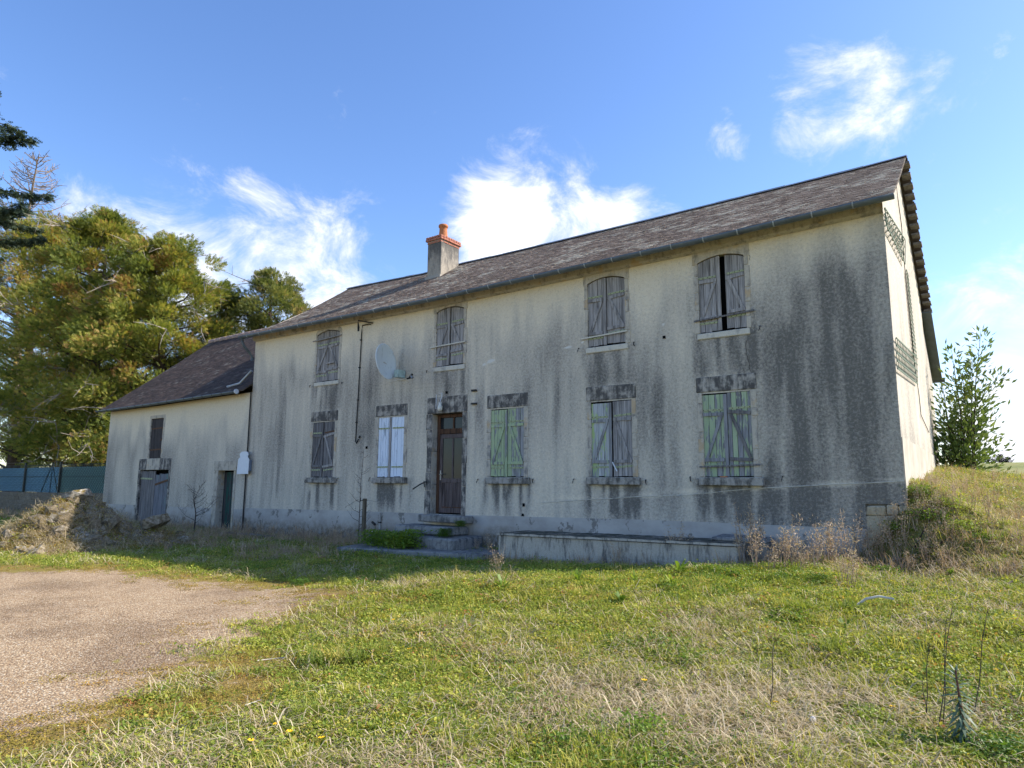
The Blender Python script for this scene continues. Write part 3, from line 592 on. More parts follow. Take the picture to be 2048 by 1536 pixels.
# verge boards of tiles seen from below on the right: rear slope steps
for k in range(17):
    v = .1+k*.29; y, z = Sback(np.array([RR]), np.array([v])); y = float(y[0] if hasattr(y, '__len__') else y); z = float(z[0])
    MB().box(RR-.12, RR+.055+random.uniform(-.01, .01), y-.31, y+.03, z-.028, z+.02, .006).build('verge_tile', MAT['verge'], ROOF)
# front gutter
def half_gutter(mb, x0, x1, zf, y, r, n=40, seg=8):
    xs = np.linspace(x0, x1, n); b = len(mb.v)
    for rr in (r, r*.86):
        for x in xs:
            for k in range(seg+1):
                a = math.pi+math.pi*k/seg; mb.v.append((x, y+rr*math.cos(a), zf(x)+rr*math.sin(a)))
    S = seg+1; N = n*S
    for i in range(n-1):
        for k in range(seg):
            p = b+i*S+k; mb.f.append((p, p+1, p+S+1, p+S)); q = p+N; mb.f.append((q+S, q+S+1, q+1, q))
        for k in (0, seg): p = b+i*S+k; mb.f.append((p, p+S, p+S+N, p+N))
    for i in (0, n-1): mb.f.append(tuple(b+i*S+k for k in range(S)))
GZ = lambda x: float(eave_z(x))+.01
mb = MB(); half_gutter(mb, -18.62, -.86, GZ, -.43, .078); GUT = mb.build('gutter', MAT['zinc'], HOUSE, True)
m_joint = plain('gutter_joint', (.30, .33, .35), .5, var=.2)
for x in list(np.arange(-18.2, -1.2, .62)):
    mb = MB(); half_gutter(mb, x, x+.022, lambda q: GZ(q)-.001, -.43, .084, 2, 8); mb.build('gutter_bracket', m_joint, GUT)
MB().tube([(-18.50, -.43, 5.95), (-18.50, -.42, 5.84), (-18.49, -.36, 5.70), (-18.47, -.16, 5.52), (-18.47, -.07, 5.42), (-18.48, -.06, 5.30)], .042, 10).build('downpipe', MAT['zinc'], HOUSE, True)

# ---- chimney
CX0, CX1, CY0, CY1 = -13.76, -13.20, 2.72, 3.58
t = T('chimney_render', .95, .1); a_ = t.noise(3, 5, .7, t.obj((2, 2, .7))); b_ = t.noise(30, 4, .7); z_ = t.n('ShaderNodeSeparateXYZ', {0: t.obj()}).outputs[2]
c_ = t.mix(t.mr(t.M('ADD', a_, t.M('MULTIPLY', t.M('SUBTRACT', z_, 8.3), .35)), .35, .75), (.36, .32, .265), (.115, .108, .10))
t.done(t.mix(t.mr(b_, .35, .7, 0., .5), c_, t.mix(1., c_, (.6, .6, .6), 'MULTIPLY')), t.bump(b_, .6, .01))
mb = MB(); mb.box(CX0, CX1, CY0, CY1, 7.3, 8.93); CH = mb.build('chimney', t.m, HOUSE, bevel=.012)
mb = MB(); mb.box(CX0-.03, CX1+.03, CY0-.06, CY1+.03, 7.3, 7.86); mb.build('flashing', MAT['mortar'], CH)
def brick_ring(z0, z1, o, L):
    x0, x1, y0, y1 = CX0-o, CX1+o, CY0-o, CY1+o; w = .11
    def run(a, b, f):
        n = max(1, round((b-a)/L)); s = (b-a)/n
        for i in range(n): f(a+i*s+.006, a+(i+1)*s-.006)
    run(x0, x1, lambda a, b: MB().box(a, b, y0, y0+w, z0, z1, .004).build('brick', MAT['brick'], CH, bevel=.006))
    run(x0, x1, lambda a, b: MB().box(a, b, y1-w, y1, z0, z1, .004).build('brick', MAT['brick'], CH, bevel=.006))
    run(y0+w+.008, y1-w-.008, lambda a, b: MB().box(x1-w, x1, a, b, z0, z1, .004).build('brick', MAT['brick'], CH, bevel=.006))
    run(y0+w+.008, y1-w-.008, lambda a, b: MB().box(x0, x0+w, a, b, z0, z1, .004).build('brick', MAT['brick'], CH, bevel=.006))
brick_ring(8.935, 8.99, .012, .22); brick_ring(9.015, 9.075, .055, .22); brick_ring(9.087, 9.15, .045, .115)
MB().box(CX0, CX1, CY0, CY1, 8.93, 9.13).build('chimney_top', MAT['mortar'], CH)
MB().lathe((-13.48, 3.12, 9.12), [(.0, .0), (.155, 0), (.145, .10), (.125, .34), (.122, .44), (.15, .45), (.155, .50), (.135, .53), (.10, .53), (.10, .2), (0, .2)], 20).build('chimney_pot', MAT['terra'], CH, True)

# ---- openings
def recess(name, a, b, z0, z1, d, mat, y0=.002):
    return MB().add([(a, y0, z0), (b, y0, z0), (b, y0, z1), (a, y0, z1), (a, d, z0), (b, d, z0), (b, d, z1), (a, d, z1)], [(4, 5, 6, 7), (0, 4, 7, 3), (1, 2, 6, 5), (0, 1, 5, 4), (3, 7, 6, 2)]).build(name, mat, HOUSE)
def jambs(win, a, b, z0, z1, n, wl=.10, wr=.11, proud=.010, mat='jamb'):
    for side in (0, 1):
        cuts = np.sort(np.concatenate([[z0, z1], z0+(z1-z0)*(np.arange(1, n)/n+rng.normal(0, .05, n-1))]))
        for p, q in zip(cuts[:-1], cuts[1:]):
            w = (wl if side == 0 else wr)*random.uniform(.75, 1.15)
            x0, x1 = (a-w, a+.003) if side == 0 else (b-.003, b+w)
            MB().box(x0, x1, -proud-random.uniform(0, .006), .12, p+.004, q-.004, .004).build('jamb_stone', MAT[mat], win, bevel=.008)
def strap(parent, x0, x1, z, tilt, y, mat='hinge', h=.036):
    mb = MB(); mb.bar((x0, y, z), (x1, y, z+tilt), h, .007); o = mb.build('strap_hinge', MAT[mat], parent)
    d = (x1-x0)
    mb2 = MB()
    for f in (.15, .35, .6, .85): mb2.lathe((0, 0, 0), [], 6); mb2.box(x0+d*f-.007, x0+d*f+.007, y-.011, y-.0065, z+tilt*f-.007, z+tilt*f+.007)
    struct(mb2.build('hinge_bolt', MAT['iron'], parent), 'stuff')
def shutter(a, b, z0, top, n, mat, side, bmat=None, brace=True, mid=True, ht=(.80, .155), hmat=('hinge', 'hinge'), tilt=0., y=.012, gapz=.012, railt=0., topr=True):
    """one leaf between x=a and b; top(x) is its upper edge; parts: planks, rails, brace, hinges"""
    h = float(top((a+b)/2))-z0; bm = MAT[bmat or mat]; mb = MB(); yb = y-.001
    ztr, zbr = z0+h*(ht[0]-.045), z0+h*(ht[1]+.05)
    ins = .015; l, r = a+ins, b-ins-(.05 if (mid and side == 'L') else 0)
    zt = (ztr-railt, ztr+railt); zb = (zbr-railt*.6, zbr+railt*.6)
    if brace:
        mb.bar((l, yb, zt[0]), (r, yb, zt[1]), .062, .024); mb.bar((l, yb, zb[0]), (r, yb, zb[1]), .062, .024)
        if side == 'L': mb.bar((l+.05, yb, zbr+.03), (r-.03, yb, ztr-.03), .055, .021)
        else: mb.bar((l+.05, yb, ztr-.03), (r-.04, yb, zbr+.03), .055, .021)
    if mid and side == 'L': mb.box(b-.05, b+.008, y-.026, y-.001, z0+.01, float(top(b))-.015, .002)
    if not mb.v: mb.box(a+.02, b-.02, y+.024, y+.034, z0+.3, z0+.36)
    S = mb.build('shutter', bm, HOUSE)
    ws = rng.uniform(.8, 1.25, n); cuts = a+(b-a)*np.concatenate([[0], np.cumsum(ws)/ws.sum()])
    for p, q in zip(cuts[:-1], cuts[1:]):
        g = .004; p, q = p+g, q-g; zz = z0+gapz+random.uniform(-.008, .014); dy = random.uniform(-.002, .003)
        MB().prism([(p, zz), (q, zz+random.uniform(-.004, .004)), (q, float(top(q))-.008), (p, float(top(p))-.008)], y+dy, y+dy+.022).build('plank', MAT[mat], S)
    for k, (hz, hm) in enumerate(zip(ht, hmat)):
        z = z0+h*hz+(.012 if k == 0 else -.03)
        x0, x1 = (a-.035, r-.01) if side == 'L' else (b+.035, l+.02)
        strap(S, x0, x1, z-(0 if side == 'L' else -tilt), (0 if side == 'L' else -tilt)*1.5, y-.004, hm)
    return S
def bar_across(a, b, z, tilt, mat='wgrey', h=.03, y=-.028):
    MB().bar((a, y, z), (b, y, z+tilt), h, .018).build('cross_bar', MAT[mat], HOUSE)

flat = lambda z: (lambda x: z)
def arch(a, b): return lambda x: USP+(UAP-USP)*(1-((x-(a+b)/2)/((b-a)/2))**2)
# ground-floor windows
for nm, (a, b) in LWX.items():
    w = recess('window', a, b, LZ0, LZ1, .2, MAT['dark'])
    o = random.uniform(-.02, .02)
    MB().box(a-.10+o, b+.11+o, -.016, .15, LZ1+.001, 3.52+random.uniform(-.01, .02), .006).build('lintel', MAT['lintel'], w, bevel=.012)
    MB().box(a-.075, b+.165, -.11, .15, 1.535, LZ0-.006, .006).build('sill', MAT['sill'], w, bevel=.012)
    jambs(w, a, b, LZ0+.002, LZ1-.002, 5)
m = {k: (a+b)/2 for k, (a, b) in LWX.items()}
a, b = LWX['A']; shutter(a, m['A'], LZ0, flat(LZ1-.03), 4, 'wdark', 'L', None, True, True, railt=-.01); shutter(m['A']+.012, b, LZ0, flat(LZ1-.015), 4, 'wdark', 'R', 'wgrey', True, False, hmat=('rust', 'hinge'), tilt=.03, railt=.045)
a, b = LWX['B']; shutter(a, m['B'], LZ0, flat(LZ1-.01), 5, 'wblue', 'L', 'wgrey', False, True, ht=(.80, .19)); shutter(m['B']+.012, b, LZ0, flat(LZ1-.01), 4, 'wblue', 'R', 'wgrey', False, False, ht=(.80, .19))
a, b = LWX['C']; shutter(a, m['C'], LZ0, flat(LZ1-.035), 5, 'wgreen', 'L'); shutter(m['C']+.01, b, LZ0, flat(LZ1-.02), 4, 'wgreen', 'R', None, True, False)
a, b = LWX['D']; shutter(a, m['D'], LZ0, flat(LZ1-.05), 3, 'wgreen2', 'L', 'wgreen'); shutter(m['D']+.03, b, LZ0, flat(LZ1-.03), 4, 'wgrey', 'R', 'wgrey', True, False, tilt=.02)
MB().bar((m['D']+.03, -.03, 1.98), (m['D']+.13, -.035, 1.80), .022, .012).build('white_batten', MAT['white'], HOUSE)
a, b = LWX['E']; shutter(a, m['E'], LZ0, flat(LZ1-.04), 4, 'wgreen3', 'L', 'wgreen3'); shutter(m['E']+.012, b, LZ0, flat(LZ1-.02), 5, 'wgreen3', 'R', 'wdark', True, False, tilt=.01, railt=-.02)
bar_across(-4.31, -3.22, 1.87, .03, 'wdark')
MB().box(-3.92, -3.80, -.09, -.02, 1.681, 1.70).build('tile_shard', MAT['terra'], HOUSE)
# upper windows
for nm, (a, b) in UWX.items():
    w = recess('window', a, b, UZ0, UAP+.01, .2, MAT['dark']); f = arch(a, b); o0, o1 = (a-.10, b+.10) if nm != 'A' else (a-.07, b+.08)
    zt = [float(eave_z(o0))-.09, float(eave_z(o1))-.09]; xs = np.linspace(a, b, 9)
    poly = [(o0, USP-.04), (a, USP-.04)]+[(x, float(f(x))) for x in xs]+[(b, USP-.04), (o1, USP-.04)]+([(o1, zt[1]), (o0, zt[0])] if nm != 'A' else [(o1, zt[1]-.10), (o1-.06, zt[1]-.02), (o0+.08, zt[0]-.02), (o0, zt[0]-.12)])
    # split into quads so the concave outline fills cleanly
    mb = MB(); tops = np.interp(xs, [a, b], [zt[0], zt[1]])-(.02 if nm == 'A' else 0)
    for i in range(8): mb.prism([(xs[i], float(f(xs[i]))), (xs[i+1], float(f(xs[i+1]))), (xs[i+1], tops[i+1]), (xs[i], tops[i])], -.013, .15)
    mb.prism([(o0, USP-.03), (a, USP-.03), (a, tops[0]), (o0, tops[0]-(.12 if nm == 'A' else 0))], -.013, .15); mb.prism([(b, USP-.03), (o1, USP-.03), (o1, tops[-1]-(.08 if nm == 'A' else 0)), (b, tops[-1])], -.013, .15)
    mb.build('arched_lintel', MAT['arch'], w)
    MB().box(a-.05, b+.05, -.03, .15, 4.235, UZ0-.004, .006).build('sill', MAT['sillpale'], w, bevel=.012)
    jambs(w, a, b, UZ0, USP-.033, 5, .085, .095)
    c = (a+b)/2
    gap = {'A': .014, 'M': .02, 'D': .01, 'E': .075}[nm]
    zo = {'A': 0, 'M': .02, 'D': .03, 'E': .02}[nm]
    shutter(a, c-gap*.3, UZ0+zo*.4, lambda x: float(f(x))-.01, 4, 'wgrey', 'L', 'wgrey', mid=(nm != 'A'), ht=(.735, .145)); shutter(c+gap, b, UZ0+zo, lambda x: float(f(x))-.015, 3, 'wgrey', 'R', 'wgrey', mid=False, ht=(.75, .19), tilt=.012, railt=.02)
bar_across(-15.58, -14.36, 5.56, .05); bar_across(-14.98, -14.62, 4.86, .01, h=.045)
bar_across(-11.03, -9.9, 4.86, .03, 'sillpale'); bar_across(-6.76, -5.70, 4.56, .045, 'sillpale'); bar_across(-4.32, -3.2, 4.60, .06, 'wdark')
# shutter hooks and small ironwork on the wall
for px in [(382, 578), (557, 560), (1022, 497)]:
    p = onY(480+px[0]/2.742, 560+px[1]/2.742, -.03); MB().tube([p+[0, .04, 0], p, p+[.03, -.02, -.06]], .009, 6).build('shutter_hook', MAT['iron'], HOUSE)
for X, Y in [(610, 962), (675, 958), (739, 958), (955, 961), (1065, 961), (1147, 961), (1291, 963), (1380, 957), (1565, 956), (1520, 655), (1157, 699), (1267, 687)]:
    p = onY(X, Y, -.03); s = random.choice((-1, 1)); MB().tube([p+[0, .04, .03], p+[0, 0, .03], p+[.01*s, -.015, -.03], p+[.025*s, -.01, -.055]], .010, 6).build('shutter_hook', MAT['iron'], HOUSE)
p = onY(850, 966, -.05); MB().tube([p+[.02, .06, .03], p+[.02, 0, .03], p+[-.12, -.06, -.04], p+[-.30, -.1, -.15]], .016, 8).build('iron_hook', MAT['iron'], HOUSE)
MB().tube([onY(848, 962, -.06), onY(849, 974, -.06)], .013, 6).build('iron_hook', MAT['iron'], HOUSE)
for X, Y in [(948, 781), (948, 807)]: p = onY(X, Y, -.04); MB().box(p[0]-.09, p[0]+.06, -.05, .03, p[2]-.02, p[2]+.02, .008).build('iron_bracket', MAT['iron'], HOUSE)
for X, Y in [(893, 785), (733, 895), (1045, 1030), (1047, 1010), (1328, 674)]: p = onY(X, Y, -.01); MB().lathe((p[0], -.012, p[2]), [], 6).box(p[0]-.03, p[0]+.03, -.012, .01, p[2]-.03, p[2]+.03, .008).build('putlog_plug', MAT['dark'], HOUSE)
# cracks and the repair ridge in the render
def crack(pts, w, mat='iron', wob=.02):
    P = [onY(x, y, -.002) for x, y in pts]; Q = []
    for p, q in zip(P[:-1], P[1:]):
        for k in range(5): r = p+(q-p)*k/5; Q.append(r+[random.uniform(-wob, wob), 0, random.uniform(-wob, wob)])
    Q.append(P[-1]); MB().tube(Q, w, 4).build('render_crack', MAT[mat], HOUSE)
crack([(1494, 680), (1492, 705), (1501, 742)], .004); crack([(1400, 505), (1440, 495), (1470, 480), (1497, 500), (1500, 520)], .004); crack([(1080, 1006), (1250, 995), (1373, 990), (1500, 978), (1620, 971), (1808, 962)], .008, 'sillpale', .008); crack([(755, 1003), (715, 1000), (690, 1015)], .003)
crack([(1171, 548), (1178, 562)], .004); crack([(855, 800), (852, 870), (858, 940), (855, 1005)], .006, 'mortar')

# ---- front door
a, b = DOORX; w = recess('doorway', a, b, DZ0, DZ1, .34, MAT['dark'])
MB().box(a-.16, b+.14, -.02, .2, DZ1+.001, 3.61, .008).build('lintel', MAT['lintel'], w, bevel=.012)
jambs(w, a, b, DZ0-.02, DZ1-.004, 4, .19, .13, .014, 'lintel')
for zz0, zz1 in ((DZ0, 1.5), (1.51, 2.3), (2.31, DZ1-.005)): MB().box(a-.002, a+.012, .0, .2, zz0, zz1, .003).build('reveal_stone', MAT['jamb'], w)
yd = .17
mb = MB(); mb.box(a+.02, a+.10, yd, yd+.08, DZ0+.01, DZ1-.01); mb.box(b-.08, b+.0, yd, yd+.08, DZ0+.01, DZ1-.01); mb.box(a+.10, b-.08, yd, yd+.08, DZ1-.09, DZ1-.01); mb.box(a+.10, b-.08, yd-.005, yd+.08, 2.73, 2.85); mb.box(a+.50, a+.54, yd+.01, yd+.07, 2.851, DZ1-.091)
fr = mb.build('door_frame', MAT['brown'], HOUSE, bevel=.006)
for x0, x1 in ((a+.10, a+.50), (a+.54, b-.08)): MB().box(x0, x1, yd+.04, yd+.046, 2.85, DZ1-.09).build('pane', MAT['glass'], fr)
la, lb = a+.105, b-.085; cm = (la+lb)/2+.02
mb = MB()
for q in ((la, la+.085, yd+.015, yd+.06, DZ0+.02, 2.725), (lb-.07, lb, yd+.015, yd+.06, DZ0+.02, 2.725), (la+.085, lb-.07, yd+.017, yd+.058, 2.62, 2.724), (la+.085, lb-.07, yd+.012, yd+.058, 1.56, 1.66), (la+.085, lb-.07, yd+.012, yd+.058, DZ0+.021, DZ0+.14), (cm-.022, cm+.022, yd+.019, yd+.056, 1.661, 2.619), (cm-.02, cm+.02, yd+.016, yd+.056, DZ0+.141, 1.559)): mb.box(*q)
DR = mb.build('door', MAT['browngrey'], HOUSE, bevel=.004)
for x0, x1 in ((la+.085, cm-.022), (cm+.022, lb-.07)):
    MB().box(x0, x1, yd+.035, yd+.041, 1.66, 2.62).build('pane', MAT['glass'], DR)
    for i in range(4): s = (x1-x0)/4; MB().box(x0+i*s+.002, x0+(i+1)*s-.002, yd+.028, yd+.045, DZ0+.14, 1.56).build('panel_board', MAT['browngrey'], DR)
    MB().box(x0, x1, yd+.010, yd+.03, DZ0+.141, DZ0+.165).build('moulding', MAT['brown'], DR)
MB().tube([(la+.04, yd+.01, 1.76), (la+.04, yd-.035, 1.76), (la+.13, yd-.04, 1.765)], .010, 8).build('door_handle', MAT['metalw'], DR, True)
MB().box(la+.022, la+.058, yd+.005, yd+.014, 1.62, 1.85).build('handle_plate', MAT['metalw'], DR)
MB().box(a-.05, b+.02, -.03, .34, DZ0-.12, DZ0-.002, .004).build('threshold', MAT['sill'], HOUSE, bevel=.01)

# ------------------------------------------------------------------ barn
BARN = thing('barn', (-23.1, 0, 0), 'lower stained barn with dark tiled roof joined to the farmhouse end', 'barn')
BX0, BX1 = -27.76, XL-.01
bez = lambda x: np.interp(x, [-27.8, -24, -20.9, -18.4], [4.24, 4.26, 4.30, 4.33])
def barn_stain(x, z):
    st = fbm(x*2.1, z*.35, 4, 121); st2 = fbm(x*6, z*.5, 3, 133); bl = fbm(x*.6, z*.6, 3, 7)
    d = sst(.4, -.7, z-(3.9-.8*sst(.3, .7, st)))
    s = d*(.46+.6*(st-.5)+.3*(st2-.5)+.5*(bl-.5))+sst(-26.2, -27.6, x)*.18
    return np.clip(s, 0, 1)
HX, BDX, SDX = (-24.53, -23.68), (-25.03, -23.05), (-20.02, -19.14)
grid_wall('wall', BX0, BX1, .3, lambda x: bez(x)-.02, [(*HX, 2.36, 3.78), (*BDX, -.1, 1.95), (*SDX, -.1, 1.90)], .09, MAT['render'], BARN, barn_stain)
plinth(BARN, BX0, BX1, [(BX0, BDX[0]-.12), (BDX[1]+.1, SDX[0]-.22), (SDX[1]+.12, BX1)], lambda x, z: sst(.6, .05, z-.5*(fbm(x*1.4, z, 3, 18)-.3)), -.0)
BRY, BRZ = 4.0, 7.75
bry = lambda y: np.where(y < BRY, 4.28+(y+.12)*(BRZ-4.28)/(BRY+.12), BRZ-(y-BRY)*(BRZ-4.28)/(BRY+.12))-.06
gable_wall('gable_wall', BX0, 0, 8.0, bry, BARN, False, lambda y, z: .35+.4*(fbm(y, z, 3, 3)-.5))
MB().add([(BX0, 8, -.2), (BX1, 8, -.2), (BX1, 8, 4.2), (BX0, 8, 4.2)], [(0, 3, 2, 1)]).build('rear_wall', MAT['render'], BARN)
BEY = -.30; BFL = math.hypot(BRY-BEY, 3.5); BRL, BRR = -27.98, -18.46
def Sbarn(x, v):
    f = v/BFL; z0 = bez(x)+.03; kick = .10*np.exp(-(v/.5)**2); return BEY+(BRY-BEY)*f, z0+(BRZ-z0)*f-.05*np.sin(np.clip(f, 0, 1)*math.pi)+kick*0
def Sbarnb(x, v): f = v/BFL; return 8.3+(BRY-8.3)*f, 4.25+(BRZ-4.25)*f
mb = MB(); slope_sheet(mb, BRL, BRR, Sbarn, BFL, 16, 7); slope_sheet(mb, BRL, BRR, Sbarnb, BFL, 10, 3); BROOF = mb.build('roof', m_under, BARN)
tiled_slope('roof_tiles', BROOF, BRL, BRR, Sbarn, BFL, MAT['btile'], .18, .115)
n = 22; s = (BRR-BRL)/n
for i in range(n):
    x = BRL+i*s; MB().tube([(x, BRY, BRZ-.03), (x+s*.35, BRY, BRZ-.015), (x+s*.98, BRY, BRZ-.03)], [.15, .135, .105], 8).build('ridge_tile', MAT['ridge'], BROOF, True)
BG = lambda x: float(bez(x))+.005
mb = MB(); half_gutter(mb, -28.05, -18.75, BG, -.37, .075, 30); GUT2 = mb.build('gutter', MAT['zinc'], BARN, True)
for x in np.arange(-27.7, -18.9, .55): mb = MB(); half_gutter(mb, x, x+.02, lambda q: BG(q)-.001, -.37, .081, 2); mb.build('gutter_bracket', MAT['iron'], GUT2)
MB().tube([(-18.75, -.37, BG(-18.75)-.02), (-18.71, -.37, BG(-18.7)-.02)], .075, 14).build('gutter_cap', MAT['white'], GUT2)
MB().tube([(-18.48, -.05, 4.98), (-19.0, -.10, 4.62), (-19.55, -.18, 4.545)], .035, 8).build('drain_pipe', plain('pale_zinc', (.42, .46, .50), .45), BARN, True)
MB().tube([(-18.47, -.035, 4.3), (-18.46, -.035, 2.4), (-18.47, -.035, .75), (-18.46, -.04, -.1)], .022, 6).build('corner_cable', MAT['iron'], BARN)
# hatch
def brecess(name, a, b, z0, z1, d): 
    return MB().add([(a, .002, z0), (b, .002, z0), (b, .002, z1), (a, .002, z1), (a, d, z0), (b, d, z0), (b, d, z1), (a, d, z1)], [(4, 5, 6, 7), (0, 4, 7, 3), (1, 2, 6, 5), (0, 1, 5, 4), (3, 7, 6, 2)]).build(name, MAT['dark'], BARN)
def leaf_planks(parent, a, b, z0, z1, n, mat, y, jig=.01):
    cuts = np.linspace(a, b, n+1)
    for p, q in zip(cuts[:-1], cuts[1:]):
        MB().box(p+.003, q-.003, y+random.uniform(-.004, .004), y+.028, z0+random.uniform(0, jig), z1-random.uniform(0, jig), .002).build('plank', MAT[mat], parent)
w = brecess('hatch', *HX, 2.36, 3.78, .2)
MB().box(HX[0]-.10, HX[1]+.10, -.012, .15, 3.781, 3.90, .005).build('lintel', MAT['jamb'], w, bevel=.01)
jambs(w, *HX, 2.37, 3.778, 4, .09, .11)
leaf_planks(w, *HX, 2.37, 3.77, 5, 'wblack', .03)
for z in (3.42, 2.66): strap(w, HX[0]-.04, HX[1]-.08, z, .02, .028, 'rust', .05)
MB().bar((HX[1]-.16, .02, 2.98), (HX[1]+.04, .0, 3.04), .03, .02).build('latch', MAT['rust'], w)
# double door
w = brecess('barn_doorway', *BDX, -.1, 1.95, .25)
for x0, x1, mt in ((-25.16, -24.62, 'lintel'), (-24.61, -23.72, 'jamb'), (-23.71, -22.95, 'lintel')): MB().box(x0, x1, -.016, .15, 1.952, 2.355, .005).build('lintel', MAT[mt], w, bevel=.012)
jambs(w, *BDX, -.1, 1.948, 4, .13, .11, .012, 'lintel')
mb = MB(); mb.box(BDX[0]+.05, -24.06, .075, .10, .25, .36); mb.box(BDX[0]+.05, -24.06, .075, .10, 1.5, 1.62); d1 = mb.build('barn_door', MAT['wdark'], BARN)
leaf_planks(d1, BDX[0]+.01, -24.04, .02, 1.93, 6, 'wdark', .045, .03); strap(d1, BDX[0]-.03, -24.2, 1.66, -.02, .04, 'hinge', .055)
mb = MB(); mb.box(-24.0, BDX[1]-.05, .075, .10, .25, .36); mb.box(-24.0, BDX[1]-.05, .075, .10, 1.4, 1.52); d2 = mb.build('barn_door', MAT['wteal'], BARN)
leaf_planks(d2, -24.02, BDX[1]-.13, -.02, 1.86, 6, 'wteal', .05, .09); strap(d2, BDX[1]+.02, -24.0, 1.62, -.18, .04, 'rust', .07)
# small door, set back
w = brecess('side_doorway', *SDX, -.1, 1.90, .36)
MB().box(SDX[0]-.25, SDX[1]+.13, -.016, .2, 1.902, 2.21, .005).build('lintel', MAT['arch'], w, bevel=.012)
jambs(w, *SDX, -.1, 1.898, 3, .22, .12, .014, 'arch')
for zz0, zz1 in ((-.1, .6), (.61, 1.3), (1.31, 1.895)): MB().box(SDX[0]-.002, SDX[0]+.012, .0, .22, zz0, zz1, .003).build('reveal_stone', MAT['jamb'], w)
mb = MB(); mb.box(SDX[0]+.06, SDX[1]-.05, .255, .275, .3, .4); mb.box(SDX[0]+.06, SDX[1]-.05, .255, .275, 1.4, 1.5); d3 = mb.build('side_door', MAT['wblack'], BARN); leaf_planks(d3, SDX[0]+.02, SDX[1]-.01, .05, 1.87, 6, 'wgreendoor', .22)

# ------------------------------------------------------------------ things on the wall
D_ = thing('satellite_dish', (-12.15, 0, 4.5), 'large round white satellite dish with streaks of dirt on the wall', 'satellite dish')
c = np.array([-12.10, -.47, 4.56]); n = np.array([.978, .155, .139]); n /= np.linalg.norm(n); e1 = np.cross((0, 0, 1), n); e1 /= np.linalg.norm(e1); e2 = np.cross(n, e1)
mb = MB(); K = 28; rings = [(.0, -.085), (.15, -.075), (.29, -.047), (.40, -.012), (.455, .008), (.468, .002), (.462, -.012), (.40, -.032), (.29, -.065), (.15, -.093), (.0, -.103)]
for r, h in rings:
    for k in range(K): t_ = 2*math.pi*k/K; mb.v.append(tuple(c+e1*r*.90*math.cos(t_)+e2*r*math.sin(t_)+n*h))
for i in range(len(rings)-1):
    for k in range(K): mb.f.append((i*K+k, i*K+(k+1) % K, (i+1)*K+(k+1) % K, (i+1)*K+k))
mb.build('dish', MAT['dish'], D_, True)
low = c-e2*.44-n*.02; tip = np.array([-11.22, -.52, 4.06])
MB().tube([low, low-[0, 0, .04], low+[.12, 0, -.09], tip], .014, 8).build('feed_arm', MAT['metalw'], D_, True)
MB().tube([tip+[-.09, 0, -.01], tip+[.02, 0, .0]], .022, 8).tube([tip+[0, 0, 0], tip+[.03, -.0, .05], tip+[.10, -.02, .07]], .026, 8).build('feed_horn', MAT['black'], D_, True)
MB().tube([tip+[.05, -.01, .06], tip+[.11, -.02, -.02]], .03, 10).build('converter', plain('converter_grey', (.25, .26, .28), .5), D_, True)
bp = c-n*.10
MB().tube([bp, (bp[0]-.05, -.02, bp[2]-.12)], .025, 8).box(-12.42, -12.10, -.02, -.004, 4.30, 4.62).build('wall_bracket', MAT['metalw'], D_)
MB().box(-11.98, -11.84, -.30, -.05, 4.17, 4.36).build('mount_plate', plain('mint_metal', (.42, .55, .53), .5, var=.4), D_)

CB = thing('service_cable', (-13.6, 0, 2.5), 'black cable running down the wall from an iron arm under the eave', 'cable')
t0 = onY(716, 642, -.25); t1 = onY(746, 647, -.02)
MB().bar(t0, t1, .035, .03, (0, 0, 1)).build('iron_arm', MAT['iron'], CB)
pts = [t1+[-.06, -.02, -.03], onY(738, 648, -.05), onY(725, 651, -.03)]+[onY(x, y, -.025) for x, y in ((723, 665), (722, 690), (719, 740), (717, 780), (714, 830), (712, 865), (711, 882), (713, 887), (717, 878))]
MB().tube(pts, .014, 6).build('cable', MAT['black'], CB, True)
for X, Y in ((722, 680), (719, 735), (716, 800), (713, 845)): p = onY(X, Y, -.02); MB().box(p[0]-.025, p[0]+.025, -.045, .0, p[2]-.014, p[2]+.014).build('cable_clip', MAT['iron'], CB)
p = onY(717, 655, -.25); MB().tube([t0, p, p+[0, 0, -.10]], [.008, .03, .024], 8).build('insulator', MAT['black'], CB)
p = onY(718, 876, -.03); MB().tube([p, p+[.03, 0, .05]], .022, 6).build('cable_end', MAT['black'], CB)
LP = thing('wall_lamp', (-10.6, 0, 3.3), 'small white bulb lamp hanging over the front door lintel', 'lamp')
p = onY(880, 815, -.09)
MB().tube([(p[0]-.18, -.03, p[2]-.02), (p[0]-.18, -.03, p[2]+.33), (p[0]+.0, -.03, p[2]+.36), (p[0]+.02, -.05, p[2]+.28), (p[0], p[1], p[2]+.14)], .008, 6).build('flex', MAT['white'], LP)
MB().lathe((p[0], p[1], p[2]-.09), [(.0, 0), (.045, .012), (.062, .05), (.06, .10), (.045, .14), (.032, .16), (.034, .21), (.0, .22)], 14).build('lamp_globe', MAT['lampglass'], LP, True)
